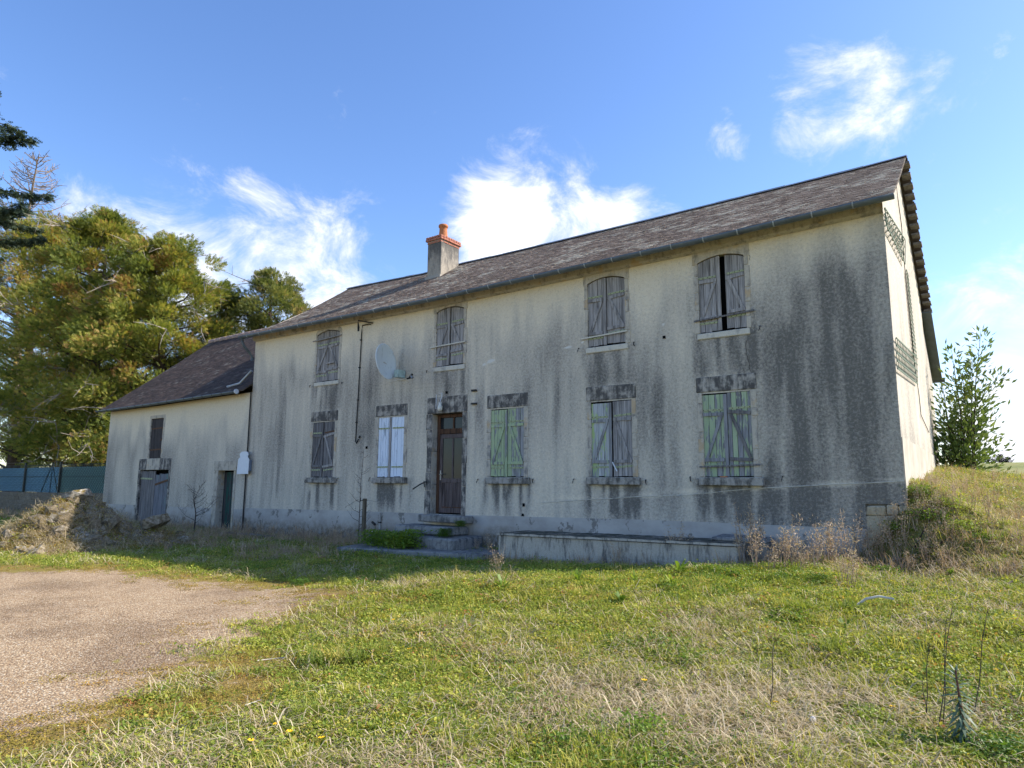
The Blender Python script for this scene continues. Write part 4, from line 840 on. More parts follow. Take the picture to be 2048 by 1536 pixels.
# blank white cut-out board and box at the barn corner
SG = thing('sign_board', (-18.5, -.1, 1.8), 'blank white board with a rounded head fixed at the barn corner', 'sign')
q0 = onY(474, 948, -.13); sc = (onY(496, 948, -.13)[0]-q0[0]); H_ = onY(485, 903, -.13)[2]-q0[2]
pl = [(0, 0), (1, 0), (1.02, .62), (.97, .70), (.88, .74), (.90, .80), (.94, .86), (.9, .93), (.78, .985), (.55, 1.0), (.32, .985), (.2, .93), (.16, .86), (.2, .80), (.22, .74), (.10, .70), (.04, .62)]
MB().prism([(q0[0]+u*sc, q0[2]+v*H_) for u, v in pl], -.14, -.12).build('board', MAT['white'], SG)
MB().box(-18.50, -18.22, -.118, -.01, q0[2]+.08, q0[2]+.42).build('meter_box', plain('blue_grey_box', (.16, .20, .27), .5), SG, bevel=.01)

# trellises on the gable: slats on bilinear patches in the plane x = XR
def trellis(corners, nu, nv, diag, label):
    c = [np.array((XR+.035, y, z)) for y, z in corners]; P = lambda s, t: c[0]*(1-s)*(1-t)+c[1]*s*(1-t)+c[2]*s*t+c[3]*(1-s)*t
    o = thing('trellis', tuple(P(.5, 0)), label, 'trellis', None); nn = (1, 0, 0)
    if diag:
        for k in range(-nv, nu+1):
            for dr, off in ((1, 0), (-1, .009)):
                a, b = (k, 0), (k+nv, nv)
                if dr < 0: a, b = (k+nv, 0), (k, nv)
                L = []
                for f in np.linspace(0, 1, 41):
                    u = (a[0]+(b[0]-a[0])*f)/nu; v = (a[1]+(b[1]-a[1])*f)/nv
                    if -.001 <= u <= 1.001: L.append((min(max(u, 0), 1), v))
                if len(L) > 4: MB().bar(P(*L[0])+[off, 0, 0], P(*L[-1])+[off, 0, 0], .024, .008, nn).build('slat', MAT['trellis'], o)
        for a, b in (((0, 0), (1, 0)), ((0, 1), (1, 1)), ((0, 0), (0, 1)), ((1, 0), (1, 1))): MB().bar(P(*a)+[.02, 0, 0], P(*b)+[.02, 0, 0], .03, .01, nn).build('rail', MAT['trellis'], o)
    else:
        for i in range(nu+1): MB().bar(P(i/nu, 0), P(i/nu, 1), .03, .008, nn).build('slat', MAT['trellis'], o)
        for j in range(nv+1): MB().bar(P(0, j/nv)+[.009, 0, 0], P(1, j/nv)+[.009, 0, 0], .03, .008, nn).build('rail', MAT['trellis'], o)
g = lambda x, y: tuple(onX(x, y, XR+.03)[1:])
trellis([g(1769, 452), g(1807, 528), g(1807, 480), g(1766, 417)], 9, 3, True, 'green diamond lattice trellis high on the gable under the verge')
trellis([g(1827, 708), g(1832, 712), g(1815, 552), g(1811, 540)], 2, 20, False, 'narrow upright green trellis strip in the middle of the gable')
trellis([g(1793, 737), g(1834, 768), g(1833, 717), g(1790, 676)], 16, 4, False, 'green trellis panel low on the gable')
MB_w = thing('gable_wire', (XR, 3.4, 3), 'thin dark wire hanging down the sunlit gable', 'wire')
MB().tube([onX(x, y, XR+.02) for x, y in ((1792, 362), (1796, 400), (1803, 450), (1808, 520), (1812, 560), (1828, 720), (1838, 790), (1842, 830), (1858, 865))], .008, 5).build('wire', MAT['iron'], MB_w)

# ------------------------------------------------------------------ steps, slab, trough and small yard things
ST = thing('door_steps', (-10.5, -.4, 0), 'worn dark stone steps up to the front door', 'steps')
MB().box(-11.0, -9.58, -.36, -.02, .655, .815, .01).build('step', MAT['step'], ST, bevel=.025)
MB().box(-11.42, -9.72, -.70, -.02, .40, .585, .012).build('step', MAT['step'], ST, bevel=.03)
MB().box(-11.95, -9.30, -1.02, -.02, -.1, .385, .02).build('step', MAT['step'], ST, bevel=.035)
o = MB().add([(-12.05, -1.85, .12), (-8.28, -1.28, .15), (-8.28, -.05, .16), (-12.5, -.05, .13), (-12.05, -1.85, -.3), (-8.28, -1.28, -.3), (-8.28, -.05, -.3), (-12.5, -.05, -.3)], [(0, 1, 2, 3), (4, 5, 1, 0), (5, 6, 2, 1), (7, 4, 0, 3), (6, 7, 3, 2), (7, 6, 5, 4)]).build('terrace_slab', MAT['step'], None, bevel=.02)
tag(o, 'low cracked dark slab in front of the door steps', 'slab')
TR = thing('concrete_trough', (-5.8, -.6, 0), 'long stained concrete trough with a mossy slab lid along the wall', 'trough')
mb = MB(); n = 16; xs = np.linspace(-8.17, -3.38, n); f0 = lambda x: np.interp(x, [-8.2, -3.4], [.52, .57])
for i in range(n-1): pass
mb.add([(-8.17, -.98, -.3), (-3.38, -.98, -.1), (-3.38, -.98, .555), (-8.17, -.98, .51), (-8.17, -.02, -.3), (-3.38, -.02, -.1), (-3.38, -.02, .555), (-8.17, -.02, .51)], [(0, 1, 2, 3), (1, 5, 6, 2), (4, 0, 3, 7), (3, 2, 6, 7), (5, 4, 7, 6)]); mb.build('trough_wall', MAT['trough'], TR)
xs = np.array([-8.2, -6.9, -5.75, -4.6, -3.36])
for p, q in zip(xs[:-1], xs[1:]):
    za, zb = f0(p), f0(q); mb = MB(); k = 14; X = np.linspace(p+.005, q-.005, k); 
    yf = -1.02+np.array([random.uniform(-.012, .012) for _ in X]); V = []
    for zz, yy in ((0, 0), (1, 0), (1, 1), (0, 1)):
        V += [(x, (yf[i] if not yy else -.03), float(f0(x))+(.042 if zz else .002)+(random.uniform(-.006, .006) if zz else 0)) for i, x in enumerate(X)]
    Fs = [(r*k+i, r*k+i+1, ((r+1) % 4)*k+i+1, ((r+1) % 4)*k+i) for r in range(4) for i in range(k-1)]+[(0, k, 2*k, 3*k), (k-1, 4*k-1, 3*k-1, 2*k-1)]
    mb.add(V, Fs).build('lid_slab', MAT['trough'], TR)
o = MB().box(-3.95, -3.05, -.62, -.03, .60, .685, .02).build('loose_slab', MAT['step'], None, bevel=.02); tag(o, 'loose mossy slab lying at the right end of the trough lid', 'slab')
MB().box(-3.37, -3.05, -.6, -.03, -.1, .60, .02).build('support_stone', MAT['step'], o)
# post, pipe
o = MB().box(-12.575, -12.50, -.64, -.57, -.2, 1.16, .008).build('fence_post', MAT['woodpost'], None); tag(o, 'old wooden post standing left of the door steps', 'post')
MB().tube([(-12.54, -.645, 1.14), (-12.60, -.68, 1.10), (-12.62, -.68, 1.18)], .012, 6).build('iron_staple', MAT['iron'], o)
o = MB().tube([(-12.57, -.05, .80), (-12.57, -.05, .35), (-12.60, -.05, .325), (-12.95, -.05, .315)], .022, 8).build('water_pipe', MAT['pipe'], None, True); tag(o, 'bent white pipe on the plinth beside the steps', 'pipe')
MB().box(-12.6, -12.54, -.085, -.012, .55, .58).build('pipe_clip', MAT['iron'], o); MB().box(-13.02, -12.95, -.075, -.012, .29, .34).build('pipe_end', MAT['iron'], o)
o = MB().bar((-12.86, -.03, .565), (-12.74, -.03, .50), .05, .03).build('iron_stub', MAT['iron'], None); tag(o, 'short dark iron stub sticking out of the plinth', 'iron bar')
o = MB().bar((-18.0, -.8, float(H(-18., -.8))+.07), (-16.2, -.55, float(H(-16.2, -.55))+.07), .18, .04, (0, 0, 1)).build('old_plank', MAT['wdark']); tag(o, 'weathered board lying in the weeds below the farmhouse corner', 'plank')

# ------------------------------------------------------------------ block wall and fence beside the barn
FY = 1.0
BW = thing('block_wall', (-34, FY+.1, 0), 'low grey-brown concrete block wall carrying the screened fence', 'wall')
FZ = lambda x: np.interp(x, [-45, -28], [.98, 1.10])
MB().box(-46, -27.95, FY+.02, FY+.2, -.3, .98).build('wall_core', MAT['mortar'], BW)
bm = MB().box(-.245, .245, -.1, .1, -.095, .095, .006).build('block', MAT['block'], None); bme = bm.data; bpy.data.objects.remove(bm)
for r in range(6):
    for c in range(28):
        x = -28.2-c*.5-(.25 if r % 2 else 0)
        o = link('block', bme, None, BW); o.location = (x+34+random.uniform(-.006, .006), random.uniform(-.012, .008), -.07+r*.2*float(FZ(x))/1.06+random.uniform(-.004, .004)); m_ = o.modifiers.new('b', 'BEVEL'); m_.width = .012; m_.segments = 1
FE = thing('screened_fence', (-34, FY+.1, 1), 'wire fence with blue and green privacy screen on the block wall', 'fence')
px0 = onY(118, 950, FY+.1)[0]; zt = 2.17
MB().box(-46, px0, FY+.10, FY+.106, 1.02, zt).build('blue_screen', MAT['screenb'], FE); MB().box(px0, -27.9, FY+.10, FY+.106, 1.05, zt).build('green_screen', MAT['screeng'], FE)
for X in (48, 118, -30): p = onY(X, 950, FY)[0]; MB().box(p-.05, p+.05, FY+.0, FY+.08, .9, zt+.25).build('post', MAT['post'], FE)
p = onY(106, 950, FY+.16)[0]
for dx in (-1.0, .0, .85): MB().bar((p, FY+.15, zt+.2), (p+dx, FY+.15, 1.0), .09, .05).build('brace', MAT['post'], FE)
mb = MB(); z0, z1 = 1.03, zt+.12; h = z1-z0; st = .16
for k in range(int((46-27.9+h)/st)+1):
    x = -46-h+k*st
    for a, b in (((x, z0), (x+h, z1)), ((x+h, z0), (x, z1))):
        (xa, za), (xb, zb) = a, b
        if max(xa, xb) < -27.95 and min(xa, xb) > -43: mb.bar((xa, FY+.03, za), (xb, FY+.03, zb), .012, .008)
struct(mb.build('wire_mesh', MAT['wire'], FE), 'stuff')
for z in (zt+.12, 1.75): MB().tube([(-45, FY+.03, z), (-27.95, FY+.03, z)], .008, 5).build('wire', MAT['wire'], FE)

# ------------------------------------------------------------------ foliage tools
def frames(d, roll=None):
    d = d/np.linalg.norm(d, axis=1, keepdims=True); ref = np.where(np.abs(d[:, 2:3]) < .95, np.array([[0, 0, 1.]]), np.array([[1., 0, 0]]))
    a = np.cross(ref, d); a /= np.linalg.norm(a, axis=1, keepdims=True); b = np.cross(d, a)
    if roll is not None: c, s = np.cos(roll)[:, None], np.sin(roll)[:, None]; a, b = a*c+b*s, -a*s+b*c
    return np.stack([d, a, b], 2)          # columns: x=dir, y=side, z=normal
def merge(tv, tf, P, M, S):
    V = np.einsum('nij,vj->nvi', M, tv)*S[:, None, None]+P[:, None]; n, k = V.shape[:2]
    return V.reshape(-1, 3), (np.arange(n)[:, None, None]*k+tf[None]).reshape(-1, tf.shape[1])
def frond(pairs=4, w=.10, sl=.42, droop=.15):
    v = []; f = []
    def tri(a, b, c): k = len(v); v.extend([a, b, c]); f.append((k, k+1, k+2))
    z = lambda x: -droop*x*x
    tri((0, -.02, 0), (1, 0, z(1)), (0, .02, 0))
    for i in range(pairs):
        x = .12+.8*i/pairs; L = sl*(1-.55*i/pairs)
        for s in (-1, 1): tri((x, 0, z(x)), (x+L*.75, s*L*.8, z(x)-.06), (x+w*1.6, s*.01, z(x+w)))
    return np.array(v, float), np.array(f)
FR = frond(3, .12, .45, .15); FR2 = frond(3, .16, .5, .3)
LEAF = (np.array([(0, 0, 0), (.45, -.17, .03), (1, 0, -.05), (.45, .17, .03)], float), np.array([(0, 1, 2), (0, 2, 3)]))
def tree(name, label, base, height, rad, mat, ncl, per, seed, zlow=.06, shape=1.0, size=(.15, .33), group=None, tmat='bark', brown=.1, twigs=0, dens_pow=.5, clsize=.165):
    r = np.random.default_rng(seed); base = np.array(base, float); o = thing(name, tuple(base), label, 'tree', group)
    lean = r.normal(0, .02, 2)*height
    mb = MB(); tp = [base+np.array([lean[0]*f, lean[1]*f, height*f]) for f in (0, .25, .5, .75, .96)]; tr = height*.018
    mb.tube(tp, [tr*1.3, tr, tr*.75, tr*.45, .02], 8)
    C = []
    for i in range(ncl):
        f = zlow+(1-zlow)*r.random()**1.05; prof = (math.sin(min(1, (1-f)/.62)*math.pi/2)**shape)*(1-.25*max(0, .25-f)/.25)
        a = r.random()*2*math.pi; q = r.random()**.4; R_ = rad*prof*q*r.uniform(.78, 1.15)
        c = base+np.array([lean[0]*f+math.cos(a)*R_, lean[1]*f+math.sin(a)*R_, height*(f+.02*r.normal())]); C.append((c, f, R_))
    k = 0
    for c, f, R_ in C[::3]:
        b0 = base+np.array([lean[0]*f, lean[1]*f, max(.3, height*f-R_*.35)]); mid = (b0+c)/2+r.normal(0, .15, 3); mb.tube([b0, mid, c], [.05+.012*R_, .04, .015], 5, False)
    mb.build('trunk', MAT[tmat], o)
    if twigs:
        tb = MB()
        for i in range(twigs):
            c, f, R_ = C[r.integers(len(C))]
            if f > .55 and r.random() < .6: continue
            out = c-(base+[0, 0, height*f]); out[2] = 0; out /= np.linalg.norm(out)+1e-6; p = c+out*r.uniform(.1, .9)
            for j in range(3):
                dv = out*r.uniform(.3, 1.1)+r.normal(0, .5, 3); dv[2] -= .15; q = p+dv*.6; tb.tube([p, p+dv*.5+r.normal(0, .06, 3), p+dv+r.normal(0, .1, 3)], [.03, .02, .008], 3, False)
                for _ in range(2): e = q+r.normal(0, .35, 3); tb.tube([q, (q+e)/2+r.normal(0, .05, 3), e], [.016, .011, .006], 3, False)
        struct(tb.build('bare_branches', MAT['palebark'], o), 'stuff')
    Ps = []; Ds = []; Vs = []
    for c, f, R_ in C:
        n = int(per*r.uniform(.6, 1.4)); cr = rad*clsize*r.uniform(.7, 1.35)*(.65+.5*(1-f)); u = r.normal(size=(n, 3)); u /= np.linalg.norm(u, axis=1, keepdims=True)
        q = r.random(n)**dens_pow; p = c+u*q[:, None]*cr*np.array([1.1, 1.1, .75])
        out = p-(base+np.array([lean[0], lean[1], height])*np.clip((p[:, 2:3]-base[2])/height*.85, 0, 1)); out[:, 2] *= .25; out /= np.linalg.norm(out, axis=1, keepdims=True)+1e-6
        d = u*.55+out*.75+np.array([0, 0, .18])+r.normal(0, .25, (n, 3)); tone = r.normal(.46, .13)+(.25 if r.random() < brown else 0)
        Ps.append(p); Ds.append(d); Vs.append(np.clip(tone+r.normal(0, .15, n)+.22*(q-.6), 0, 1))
    P = np.concatenate(Ps); D = np.concatenate(Ds); V = np.concatenate(Vs); k = P[:, 2] > .1; P, D, V = P[k], D[k], V[k]
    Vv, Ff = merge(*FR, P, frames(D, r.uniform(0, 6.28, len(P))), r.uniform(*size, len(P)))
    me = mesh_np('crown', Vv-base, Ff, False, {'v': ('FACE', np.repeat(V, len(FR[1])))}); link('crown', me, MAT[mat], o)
    return o
def at(px, Y): p = onY(px, 930, Y); return (p[0], Y, 0)
def top_h(px, py, Y): return float(onY(px, py, Y)[2])
G_ = 'conifers behind the barn and fence'
tree('conifer_tree', 'broad bronze-green conifer beside the bare larch, hanging over the blue screen', at(25, 5.5), top_h(60, 455, 5.5), 6.6, 'thuja', 330, 200, 1, .2, .7, group=G_, brown=.28, twigs=110)
tree('conifer_tree', 'yellow-green conifer with pale dead twigs between the larch and the barn gable', at(175, 5.0), top_h(150, 478, 5.0), 5.2, 'thuja', 300, 200, 2, .17, .6, group=G_, brown=.16, twigs=120)
tree('conifer_tree', 'dense olive-green conifer rising over the low end of the barn roof', at(315, 6.5), top_h(320, 512, 6.5), 4.9, 'thuja', 310, 200, 3, .15, .5, group=G_, brown=.08, twigs=90)
tree('conifer_tree', 'thin pale conifer with bare twigs above the barn ridge', at(440, 9.5), top_h(440, 600, 9.5), 3.2, 'thuja2', 180, 80, 4, .2, .7, group=G_, brown=.2, twigs=110)
tree('conifer_tree', 'rounded green conifer behind the ridge where barn meets farmhouse', at(535, 11), top_h(530, 552, 11), 4.2, 'thuja2', 210, 170, 5, .2, .7, group=G_, brown=.06, twigs=16)
tree('conifer_tree', 'shaded dark conifer filling in behind the fence and yellow-green tree', at(110, 11), top_h(110, 600, 11), 5.5, 'thuja', 90, 170, 6, .02, .5, size=(.35, .6), group=G_, twigs=0)
tree('conifer_tree', 'shaded dark conifer behind the dense olive-green one', at(255, 12), top_h(255, 640, 12), 4.5, 'thuja', 90, 170, 8, .02, .5, size=(.35, .6), group=G_, twigs=0)
# bare larch
def bare_tree(name, label, pts, n, L, seed, mat, r0, sub=3, upw=.25, fine=.012):
    r = np.random.default_rng(seed); pts = [np.array(p, float) for p in pts]; o = thing(name, tuple(pts[0]), label, 'tree' if L > 1 else 'shrub'); mb = MB()
    m = len(pts); mb.tube(pts, list(np.linspace(r0, fine*.8, m)), 7); tr = mb.build('trunk', MAT[mat], o, True); tb = MB()
    for i in range(n):
        f = .15+.83*(i+r.random())/n; k = f*(m-1); j = min(int(k), m-2); p = pts[j]+(pts[j+1]-pts[j])*(k-j); a = r.random()*6.283; l = L*(1-f*.85)*r.uniform(.6, 1.15)
        d = np.array([math.cos(a), math.sin(a), upw]); q1 = p+d*l*.5+[0, 0, -.03*l]; q2 = p+d*l+[0, 0, .22*l]; tb.tube([p, q1, q2], [max(fine*2.2*(1-f*.6), fine), fine*1.2, fine*.5], 4, False)
        for s in range(sub):
            g = r.uniform(.3, .95); b = p+(q2-p)*g; e = b+(d*.4+r.normal(0, .5, 3)+[0, 0, .25])*l*.32; tb.tube([b, (b+e)/2+r.normal(0, .02*l, 3), e], [fine*.8, fine*.6, fine*.35], 3, False)
    tb.build('branches', MAT[mat], o); return o
Yl = 7.5; b0 = np.array(at(35, Yl))
bare_tree('bare_larch', 'leafless larch with a pale bare leader above the conifers', [b0, onY(38, 640, Yl), onY(45, 520, Yl), onY(55, 440, Yl), onY(66, 370, Yl), onY(78, 308, Yl)], 110, 6.0, 3, 'larch', .30, 5, .35, .032)
# spruce whose boughs reach in from the left
Ys = -1.0; sb = np.array(at(-165, Ys)); r_ = np.random.default_rng(5); SPR = thing('spruce_tree', tuple(sb), 'tall dark spruce with boughs reaching in beside the bare larch', 'tree')
mb = MB(); hS = 27.; mb.tube([sb, sb+[0, 0, 14], sb+[0, 0, hS]], [.38, .25, .03], 8); Ps, Ds = [], []
for i in range(46):
    z = 13.6+12*(i+r_.random())/46; L = (5.0+.25*(21-z) if z < 21 else (27-z)*.75+.3)*r_.uniform(.72, 1.04); a = r_.random()*6.283 if i % 2 else r_.uniform(-.9, .9); d = np.array([math.cos(a), math.sin(a), 0]); tip = sb+d*L+[0, 0, z-.1*L]
    mb.tube([sb+[0, 0, z], sb+d*L*.5+[0, 0, z-.12*L], tip], [.06, .04, .012], 4, False)
    for k in range(int(95*L)):
        f = r_.uniform(.15, 1.02); p = sb+d*L*f+[0, 0, z-.12*L*math.sin(f*2.4)]; sd = np.cross(d, (0, 0, 1))*r_.normal(0, .32*(1.1-f)+.10); Ps.append(p+sd+[0, 0, r_.normal(-.10, .10)]); Ds.append(d*.7+sd*1.5+np.array([0, 0, -.5])+r_.normal(0, .3, 3))
mb.build('trunk', MAT['bark'], SPR); P = np.array(Ps); Vv, Ff = merge(*FR2, P, frames(np.array(Ds), r_.uniform(0, 6, len(P))), r_.uniform(.2, .4, len(P)))
link('crown', mesh_np('crown', Vv-sb, Ff, False, {'v': ('FACE', np.repeat(r_.random(len(P)), len(FR2[1])))}), MAT['spruce'], SPR)
# laurel at the gable
r_ = np.random.default_rng(12); lb_ = np.array([-.55, 8.6, 1.95]); LA = thing('laurel_shrub', tuple(lb_), 'tall laurel shrub with glossy leaves at the rear end of the gable', 'shrub'); mb = MB(); Ps, Ds = [], []
tips = [(1962, 662), (1903, 700), (1925, 745), (1945, 720), (2000, 745), (1980, 800), (1885, 770), (1880, 830), (1910, 800), (1945, 800), (1965, 850), (1900, 850), (1930, 870), (1880, 890), (1955, 905), (1915, 905), (1895, 925), (1940, 935)]
for X, Y in tips:
    yy = 8.6+r_.uniform(-.5, .5); tp = onY(X, Y, yy); p0 = lb_+[r_.uniform(-.25, .3), r_.uniform(-.2, .2), -.1]; m1 = p0+(tp-p0)*.5+[(tp[0]-p0[0])*-.22, 0, .0]
    pts = [p0, p0+(m1-p0)*.6, m1+(tp-m1)*.3, tp]; mb.tube(pts, [.022, .017, .012, .004], 5, False); L = np.linalg.norm(tp-p0)
    for k in range(int(95*L)):
        f = r_.uniform(.10, 1.0); j = min(int(f*3), 2); p = pts[j]+(pts[j+1]-pts[j])*(f*3-j); sp = .30*(1.15-f)+.045; q = p+r_.normal(0, sp, 3)*[1, 1, .55]; Ps.append(q); o_ = (q-p); Ds.append(o_/(np.linalg.norm(o_)+1e-6)*.8+np.array([0, 0, .65])+r_.normal(0, .3, 3))
mb.build('stems', MAT['bark'], LA); P = np.array(Ps); Vv, Ff = merge(*LEAF, P, frames(np.array(Ds), r_.uniform(0, 6, len(P))), r_.uniform(.12, .21, len(P)))
link('crown', mesh_np('crown', Vv-lb_, Ff, False, {'v': ('FACE', np.repeat(r_.beta(2, 2.5, len(P)), 2))}), MAT['laurel'], LA)
# saplings at the walls
p = onY(388, 1062, -.9); q = onY(389, 985, -.9); bare_tree('bare_sapling', 'leafless thorny sapling before the barn wall beside the small door', [(p[0], -.9, 0), (p[0]+.03, -.9, .6), (q[0], -.9, 1.0), (q[0]+.4, -.9, 1.5)], 18, .95, 8, 'twig', .022, 6, .55, .0045)
p = onY(717, 1075, -.45); bare_tree('bare_sapling', 'thin leafless sapling against the farmhouse wall beside the wooden post', [(p[0], -.45, 0), (p[0], -.45, .7), (p[0]-.03, -.42, 1.5), (p[0]+.02, -.4, 2.4)], 20, .6, 9, 'twig', .013, 2, .45, .0032)
for i, (X, hh) in enumerate(((1958, 1.6), (1975, 1.3), (1998, 1.7), (2012, 1.2))):
    d = ray(X, 915); t_ = (118+CAM_D)/d[1]; p = CAMP+d*t_; z = float(H(p[0], 118.)); bare_tree('distant_tree', 'tiny leafless tree on the skyline of the field', [(p[0], 118, z-.1), (p[0], 118, z+hh*.5), (p[0]+.1, 118, z+hh)], 40, 1.6, 30+i, 'twig', .12, 3, .35, .035)['group'] = 'trees on the field skyline'

# ------------------------------------------------------------------ rubble heap
hc = [(-18.9, -4.5, 1.02, 1.15), (-18.3, -4.2, .55, .9), (-17.4, -3.2, .34, .7), (-17.8, -4.6, .34, .9), (-19.8, -5.1, .34, 1.0), (-16.7, -3.5, .14, .7), (-17.0, -5.2, .14, .8), (-20.8, -5.6, .14, .8)]
def heap_h(x, y):
    z = 0*x
    for a, b, h, s in hc: z = np.maximum(z, h*np.exp(-((x-a)**2+(y-b)**2)/(s*s)*.9)+.35*z)
    return z*(.85+.35*fbm(x*2.2, y*2.2, 3, 61))
xs = np.arange(-22.6, -14.8, .10); ys = np.arange(-7.2, -1.2, .10)
me = grid_mesh('rubble_heap', xs, ys, lambda x, y: H(x, y)-.07+heap_h(x, y)*1.08)
t = T('heap_soil', .95, .1); a_ = t.noise(3.5, 5, .7); b_ = t.noise(22, 5, .7); c_ = t.noise(1.6, 4, .6)
c_ = t.mix(t.mr(c_, .5, .6), t.ramp(t.M('ADD', t.M('MULTIPLY', a_, .5), t.M('MULTIPLY', b_, .5)), [(.3, (.10, .07, .038)), (.5, (.22, .16, .095)), (.7, (.38, .29, .19))]), t.mix(b_, (.075, .075, .014), (.20, .13, .025)))
t.done(c_, t.bump(t.M('ADD', a_, b_), 1., .05)); HEAP = tag(link('rubble_heap', me, t.m), 'heap of broken stone and earth overgrown with moss before the barn door', 'rubble heap')
import bmesh
def rock(seed):
    r = np.random.default_rng(seed); bm = bmesh.new(); bmesh.ops.create_icosphere(bm, subdivisions=1, radius=1); sc = np.array([1, r.uniform(.6, .95), r.uniform(.42, .75)])
    for v in bm.verts: v.co = Vector(np.clip(np.array(v.co)*r.uniform(.75, 1.2)*1.15, -.86, .86)*sc)
    me = bpy.data.meshes.new('stone'); bm.to_mesh(me); bm.free(); me.materials.append(MAT['rubble']); return me
RK = [rock(100+i) for i in range(9)]; n = 0; r_ = np.random.default_rng(3)
while n < 290:
    a, b, h, s = hc[r_.choice(8, p=np.array([.30, .16, .12, .14, .10, .06, .08, .04]))]; x, y = a+r_.normal(0, s*.72), b+r_.normal(0, s*.72); z = float(heap_h(np.array(x), np.array(y)))
    if z < .05 and r_.random() < .8: continue
    o = link('stone', RK[r_.integers(9)], None, HEAP); k = r_.gamma(2.2, .036)+.045; k = min(k, .26); o.location = (x, y, float(H(x, y))-.07+z*1.08+k*.12); o.scale = (k, k, k); o.rotation_euler = (r_.normal(0, .45), r_.normal(0, .45), r_.random()*6.3); n += 1
for X, Y, k in ((945, 920, .26), (835, 945, .30), (940, 680, .34), (1870, 985, .42), (1150, 820, .25), (870, 1200, .34), (1090, 1230, .3), (1220, 1200, .33), (1700, 1220, .3)):
    x_, y_ = X/6.02, 880+Y/6.02; best = None
    for Yw in np.arange(-6.5, -1.6, .1):
        p = onY(x_, y_, Yw); dz = abs(p[2]-(float(H(p[0], Yw))-.07+float(heap_h(np.array(p[0]), np.array(Yw)))*1.08))
        if best is None or dz < best[0]: best = (dz, p)
    o = link('stone', RK[r_.integers(9)], None, HEAP); o.location = tuple(best[1]); o.scale = (k, k, k*.9); o.rotation_euler = (r_.normal(0, .3), r_.normal(0, .3), r_.random()*6)

# ------------------------------------------------------------------ ground plants
PC = bpy.data.collections.new('plant_prototypes')
def proto(name, V, Fs, mat, v=None):
    me = mesh_np(name, V, Fs, False, {'v': ('FACE', v if v is not None else np.zeros(len(Fs)))}); me.materials.append(MAT[mat]); return me
def blades(r, n, L, w, lean, spread, curve=.5, z0=-.01):
    V, F_ = [], []
    for i in range(n):
        a = r.random()*6.283; l = r.uniform(*L); ln = r.uniform(*lean); b = np.array([r.normal(0, spread), r.normal(0, spread), z0]); d = np.array([math.cos(a), math.sin(a), 0]); s = np.array([-d[1], d[0], 0])*w*r.uniform(.6, 1.3)
        p = [b, b+d*l*.5*ln+[0, 0, l*.55*(1-ln*.45)], b+d*l*ln*(1+.1*curve)+[0, 0, l*(1-ln*.85)*(1-.25*curve*ln)+.004]]; k = len(V)
        V += [p[0]-s, p[0]+s, p[1]+s*.8, p[1]-s*.8, p[2]]; F_ += [(k, k+1, k+2), (k, k+2, k+3), (k+3, k+2, k+4)]
    return np.array(V), np.array(F_)
def herb(r, n, size, rad, hgt):
    P = np.stack([r.normal(0, rad, n), r.normal(0, rad, n), r.uniform(.004, hgt, n)], -1); d = np.stack([r.normal(size=n), r.normal(size=n), r.normal(.25, .35, n)], -1)
    LV = np.array([(0, 0, 0), (.5, -.36, .06), (1, 0, -.08), (.5, .36, .06)]); return merge(LV, LEAF[1], P, frames(d, r.normal(0, .5, n)), r.uniform(*size, n))
def scatter(name, metas, P, rot, scl, idx, label=None):
    col = bpy.data.collections.new('proto_'+name)
    for i, me in enumerate(metas): col.objects.link(bpy.data.objects.new('proto_%s_%02d' % (name, i), me))
    me = bpy.data.meshes.new(name); me.vertices.add(len(P)); me.vertices.foreach_set('co', P.astype(np.float32).ravel())
    a = me.attributes.new('rot', 'FLOAT_VECTOR', 'POINT'); a.data.foreach_set('vector', rot.astype(np.float32).ravel()); a = me.attributes.new('scl', 'FLOAT', 'POINT'); a.data.foreach_set('value', scl.astype(np.float32)); a = me.attributes.new('idx', 'INT', 'POINT'); a.data.foreach_set('value', idx.astype(np.int32))
    o = struct(link(name, me, metas[0].materials[0]), 'stuff')
    if label: o['label'] = label
    ng = bpy.data.node_groups.new('scatter_'+name, 'GeometryNodeTree'); ng.interface.new_socket('Geometry', in_out='INPUT', socket_type='NodeSocketGeometry'); ng.interface.new_socket('Geometry', in_out='OUTPUT', socket_type='NodeSocketGeometry')
    N = ng.nodes.new; gi = N('NodeGroupInput'); go = N('NodeGroupOutput'); ip = N('GeometryNodeInstanceOnPoints'); ci = N('GeometryNodeCollectionInfo'); ci.inputs[0].default_value = col; ci.inputs[1].default_value = True; ci.inputs[2].default_value = True
    def na(nm, dt): n = N('GeometryNodeInputNamedAttribute'); n.data_type = dt; n.inputs[0].default_value = nm; return [s for s in n.outputs if s.enabled][0]
    L = ng.links.new; L(gi.outputs[0], ip.inputs['Points']); L(ci.outputs[0], ip.inputs['Instance']); ip.inputs['Pick Instance'].default_value = True
    L(na('idx', 'INT'), ip.inputs['Instance Index']); L(na('rot', 'FLOAT_VECTOR'), ip.inputs['Rotation']); L(na('scl', 'FLOAT'), ip.inputs['Scale']); L(ip.outputs[0], go.inputs[0])
    md = o.modifiers.new('scatter', 'NODES'); md.node_group = ng; return o
def in_view(x, y, z, m=260):
    d = np.stack([x, y, z], -1)-CAMP; zz = d@fw; px = 1024+F_PX*(d@rt)/np.maximum(zz, .1); py = 768-F_PX*(d@up)/np.maximum(zz, .1)
    return (zz > .6) & (px > -m) & (px < 2048+m*3.2) & (py < 1536+m) & (py > 200)
